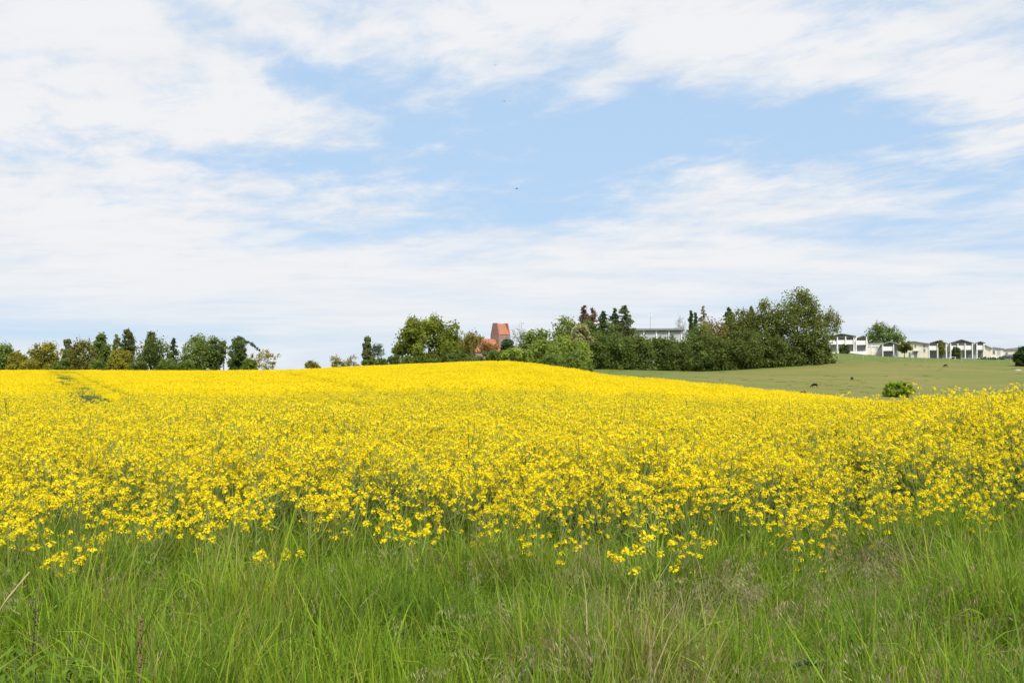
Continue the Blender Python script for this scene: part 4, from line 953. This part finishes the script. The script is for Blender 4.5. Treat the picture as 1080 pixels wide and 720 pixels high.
m = MB(); m.tube([(-.5, 0, ht - .5), (.5, 0, ht - .5)], .03, 5); m.tube([(-.35, 0, ht - .9), (.35, 0, ht - .9)], .03, 5); m.build('crossbar', M['metal'], o)

# church: brick tower with saddle roof, tiled nave
Yc = 350; xc = (526.2 - 540) / F * Yc; zg = zs(xc, Yc)
ch = thing('church', (xc, Yc, zg), 'red brick church with saddle roofed tower and orange tiled nave behind the trees', 'church', R(37))
ztop = at(526, 341, Yc).z - zg; zev = at(532, 352.5, Yc).z - zg; T = 5.0
m = MB()    # tower: near corner at the origin, gables at the left and far right ends, ridge along x
m.box((0, 0, -.5), (T, T, zev - .002)); 
m.build('tower', M['brick'], ch)
for xa, xb in ((0, .45), (T - .45, T)):
    m = MB(); v = [(0, zev), (T, zev), (T * .74, ztop + .25), (T * .26, ztop + .25)]
    vv = [(xa, q, z) for q, z in v] + [(xb, q, z) for q, z in v]; m.add(vv, [(0, 1, 2, 3), (7, 6, 5, 4)] + [(k, k + 4, (k + 1) % 4 + 4, (k + 1) % 4) for k in range(4)]); m.build('gable', M['brick'], ch)
m = MB(); v = [(-.15, zev + .002), (T + .15, zev + .002), (T / 2, ztop + .1)]
vv = [(.452, q, z) for q, z in v] + [(T - .452, q, z) for q, z in v]; m.add(vv, [(0, 1, 2), (5, 4, 3), (0, 3, 4, 1), (1, 4, 5, 2), (2, 5, 3, 0)]); m.build('tower_roof', M['tiles'], ch)
for q in (.35, .62):
    for dz_ in (.55, 1.75):
        m = MB(); pr = [(T * q - .28, zev - dz_ - .8), (T * q + .28, zev - dz_ - .8), (T * q + .28, zev - dz_ - .25)] + [(T * q + .28 * math.cos(t), zev - dz_ - .25 + .25 * math.sin(t)) for t in np.linspace(.3, 2.84, 5)] + [(T * q - .28, zev - dz_ - .25)]
        m.prism(pr, -.04, -.005); m.build('belfry_opening', M['glass'], ch)
        m = MB(); n_ = len(pr); vv = [(-.04, T - x_, z_) for x_, z_ in pr] + [(-.005, T - x_, z_) for x_, z_ in pr]; m.add(vv, [tuple(range(n_)), tuple(reversed(range(n_, 2 * n_)))] + [(k, k + n_, (k + 1) % n_ + n_, (k + 1) % n_) for k in range(n_)]); m.build('belfry_opening', M['glass'], ch)
# nave runs out to the left in front of the gable face
znr = at(505, 356.5, 345).z - zg; zne = at(505, 371, 345).z - zg
m = MB(); m.box((-11.5, -1.6, -.5), (-.01, T + 1.2, zne)); m.build('nave', M['brick'], ch)
m = MB(); v = [(-2.0, zne - .1), (T + 1.6, zne - .1), (T / 2, znr)]; vv = [(-11.8, q, z) for q, z in v] + [(-.012, q, z) for q, z in v]
m.add(vv, [(0, 1, 2), (5, 4, 3), (0, 3, 4, 1), (1, 4, 5, 2), (2, 5, 3, 0)]); m.build('nave_roof', M['tiles'], ch)

# ------------------------------------------------------------------ fence, car, garden table, stone
Yf = 262; xa, xb = (858 - 540) / F * Yf, (1074 - 540) / F * Yf
fo = thing('wire_fence', (xa, Yf, zs(xa, Yf)), 'wire fence on pale wooden posts along the top of the meadow below the houses', 'fence'); zf0 = fo.location.z
xs_ = list(np.arange(xa, xb, 3.3)); tops = []
for k, xx in enumerate(xs_):
    yy = Yf + .35 * math.sin(k * 1.7) + (xx - xa) * .05; z = zs(xx, yy); r1 = .075 if k % 4 else .11
    m = MB(); m.tube([(xx - xa, yy - Yf, z - zf0 - .3), (xx - xa + .03 * math.sin(k * 2.1), yy - Yf, z - zf0 + 1.25)], [r1, r1 * .85], 6); m.build('post', M['wood'], fo); tops.append(Vector((xx - xa, yy - Yf, z - zf0)))
for hgt in (.45, .8, 1.12):
    m = MB(); m.tube([q + Vector((0, -.09, hgt)) for q in tops], .012, 4); m.build('wire', M['wire'], fo)
def make_car(px, Y, label):
    x = (px - 540) / F * Y; o = thing('parked_car', (x, Y, zs(x, Y) + .0), label, 'car')
    m = MB(); L = 4.3
    prof = [(-L / 2, .35), (-L / 2 + .05, .75), (-1.95, .92), (-1.0, .98), (1.75, 1.0), (L / 2 - .02, .9), (L / 2, .4), (1.8, .28), (-1.8, .28)]
    m.prism(prof, -.85, .85); m.build('body', M['carpaint'], o)
    m = MB(); pr = [(-1.1, .985), (-.45, 1.46), (1.35, 1.50), (1.8, 1.002)]; v = [(a, -.78 + (z > 1.1) * .12, z) for a, z in pr] + [(a, .78 - (z > 1.1) * .12, z) for a, z in pr]
    m.add(v, [(0, 1, 2, 3), (7, 6, 5, 4)] + [(k, k + 4, (k + 1) % 4 + 4, (k + 1) % 4) for k in range(4)]); m.build('cabin', M['carpaint'], o)
    for a, b in ((-.75, .2), (.3, 1.35)):
        m = MB(); m.add([(a, -.79, 1.04), (b, -.79, 1.04), (b - .1, -.69, 1.40), (a + .35 if a < 0 else a, -.69, 1.40), (a, -.76, 1.04), (b, -.76, 1.04), (b - .1, -.66, 1.40), (a + .35 if a < 0 else a, -.66, 1.40)], [(0, 1, 2, 3), (7, 6, 5, 4), (0, 4, 5, 1), (1, 5, 6, 2), (2, 6, 7, 3), (3, 7, 4, 0)]); m.build('window', M['glass'], o)
    for sx in (-1.35, 1.3):
        for sy in (-.87, .67):
            m = MB(); m.tube([(sx, sy, .32), (sx, sy + .2, .32)], .32, 14); wl = m.build('wheel', M['rubber'], o); m = MB(); m.tube([(sx, sy - .015 + .11 * (sy > 0) * 2, .32), (sx, sy + .22, .32)], .19, 10); m.build('rim', M['metal'], wl)
    m = MB(); m.box((-L / 2 - .02, -.7, .62), (-L / 2 + .04, -.4, .74)); m.build('headlight', M['white'], o)
make_car(1062.5, 290, 'dark grey car parked in front of the low cream bungalow at right')
x = (1004 - 540) / F * 284; o = thing('garden_table', (x, 284, zs(x, 284)), 'white garden table on the grass below the long white balcony house', 'table')
m = MB(); m.box((-1.0, -.45, .70), (1.0, .45, .76)); m.build('tabletop', M['white'], o)
for sx in (-.9, .9):
    for sy in (-.36, .36): m = MB(); m.box((sx - .04, sy - .04, 0), (sx + .04, sy + .04, .698)); m.build('leg', M['white'], o)
p = hit(1074, 391, 0, 120); mb = bmesh.new(); bmesh.ops.create_icosphere(mb, subdivisions=3, radius=1)
rr = random.Random(4)
for v_ in mb.verts: v_.co *= 1 + .12 * math.sin(v_.co.x * 4 + 1) * math.cos(v_.co.y * 5); v_.co.x *= .9; v_.co.y *= .5; v_.co.z = max(-.2, v_.co.z * .32)
me = bpy.data.meshes.new('stone'); mb.to_mesh(me); mb.free(); me.materials.append(M['stone']); o = link('stone', me); o.location = p + Vector((0, 0, .02)); tag(o, 'pale stone lying at the foot of the dark bush at the right edge', 'stone')

# ------------------------------------------------------------------ black sheep
def make_sheep(name, seed):
    V = [(0, 0, .52), (.28, 0, .56), (.48, 0, .55), (-.28, 0, .55), (-.45, 0, .50), (.62, 0, .42), (.74, 0, .20), (.84, 0, .08), (-.52, 0, .36)]
    Rr = [.25, .25, .20, .25, .20, .12, .09, .055, .03]; E = [(0, 1), (1, 2), (0, 3), (3, 4), (2, 5), (5, 6), (6, 7), (4, 8)]
    for sx, par in ((.36, 2), (-.36, 4)):
        for sy in (-.13, .13):
            k = len(V); bx = -.06 if sx < 0 else .02
            V += [(sx, sy, .36), (sx + bx, sy, .19), (sx + .01, sy, .02)]; Rr += [.085, .045, .04]; E += [(par, k), (k, k + 1), (k + 1, k + 2)]
    for sy in (-.1, .1): k = len(V); V += [(.66, sy, .30)]; Rr += [.03]; E += [(6, k)]
    me = bpy.data.meshes.new(name); me.from_pydata(V, E, []); me.materials.append(M['wool']); o = link(name, me)
    sk = o.modifiers.new('skin', 'SKIN'); sk.use_smooth_shade = True
    for i, r in enumerate(Rr): me.skin_vertices[0].data[i].radius = (r, r)
    me.skin_vertices[0].data[0].use_root = True
    o.modifiers.new('smooth', 'SUBSURF').levels = 1; o.modifiers['smooth'].render_levels = 1
    return o
sheep0 = None
for px, py, rz, lab in ((859.5, 408.5, 3.0, 'black sheep grazing broadside in the middle of the meadow left of the bush'), (847, 418, .4, 'black sheep half hidden behind the edge of the yellow field'),
                        (898.5, 401, .9, 'black sheep in the meadow higher up the slope, above and left of the bush'), (997.5, 387, 2.5, 'black sheep high in the meadow below the long white balcony house'), (1079, 415.5, 1.3, 'black sheep cut by the right edge of the photo')):
    if sheep0 is None: o = sheep0 = make_sheep('sheep', 1)
    else: o = sheep0.copy(); COL.objects.link(o)
    p = hit(px, py, 0, 95); o.location = p; o.rotation_euler = (0, 0, rz); k = .82; o.scale = (k, k, k)
    tag(o, lab, 'sheep', 'black sheep in the meadow'); print('sheep', px, tuple(round(q, 1) for q in p))

# ------------------------------------------------------------------ birds
def make_bird():
    mb = MB(); mb.tube([(-.10, 0, 0), (-.06, 0, .0), (0, 0, .0), (.05, 0, .005), (.085, 0, .012), (.105, 0, .01)], [.006, .018, .026, .022, .016, .003], 8)
    for s_ in (-1, 1):
        pts = [(.05, .02, .008), (.055, .10, .04), (.0, .19, .03), (-.05, .20, .028), (-.01, .10, .036), (-.03, .02, .008)]
        v = [(a, s_ * b, c + .004) for a, b, c in pts] + [(a, s_ * b, c - .004) for a, b, c in pts]
        mb.add(v, [(0, 1, 4, 5), (1, 2, 3, 4), (11, 10, 7, 6), (10, 9, 8, 7)] + [(k, k + 6, (k + 1) % 6 + 6, (k + 1) % 6) for k in range(6)])
        mb.add([(-.09, 0, .003), (-.19, s_ * .05, .003), (-.17, s_ * .02, .003), (-.09, 0, -.003), (-.19, s_ * .05, -.003), (-.17, s_ * .02, -.003)], [(0, 1, 2), (5, 4, 3), (0, 3, 4, 1), (1, 4, 5, 2), (2, 5, 3, 0)])
    return mb.build('bird', M['feather'], None, True)
bird0 = None
for px, py, Y, rz, rx, lab in ((545, 199, 72, .15, .25, 'dark bird flying lowest, in the blue opening of the sky'), (532, 107, 120, .9, .1, 'small dark bird flying high between the other two birds'), (522.5, 69, 165, 1.2, 0, 'tiny faint bird flying highest, before the white cloud')):
    o = bird0.copy() if bird0 else make_bird()
    if bird0: COL.objects.link(o)
    bird0 = bird0 or o
    o.location = at(px, py, Y); o.rotation_euler = (rx, 0, rz + math.pi / 2 * 0); tag(o, lab, 'bird', 'birds in the sky')
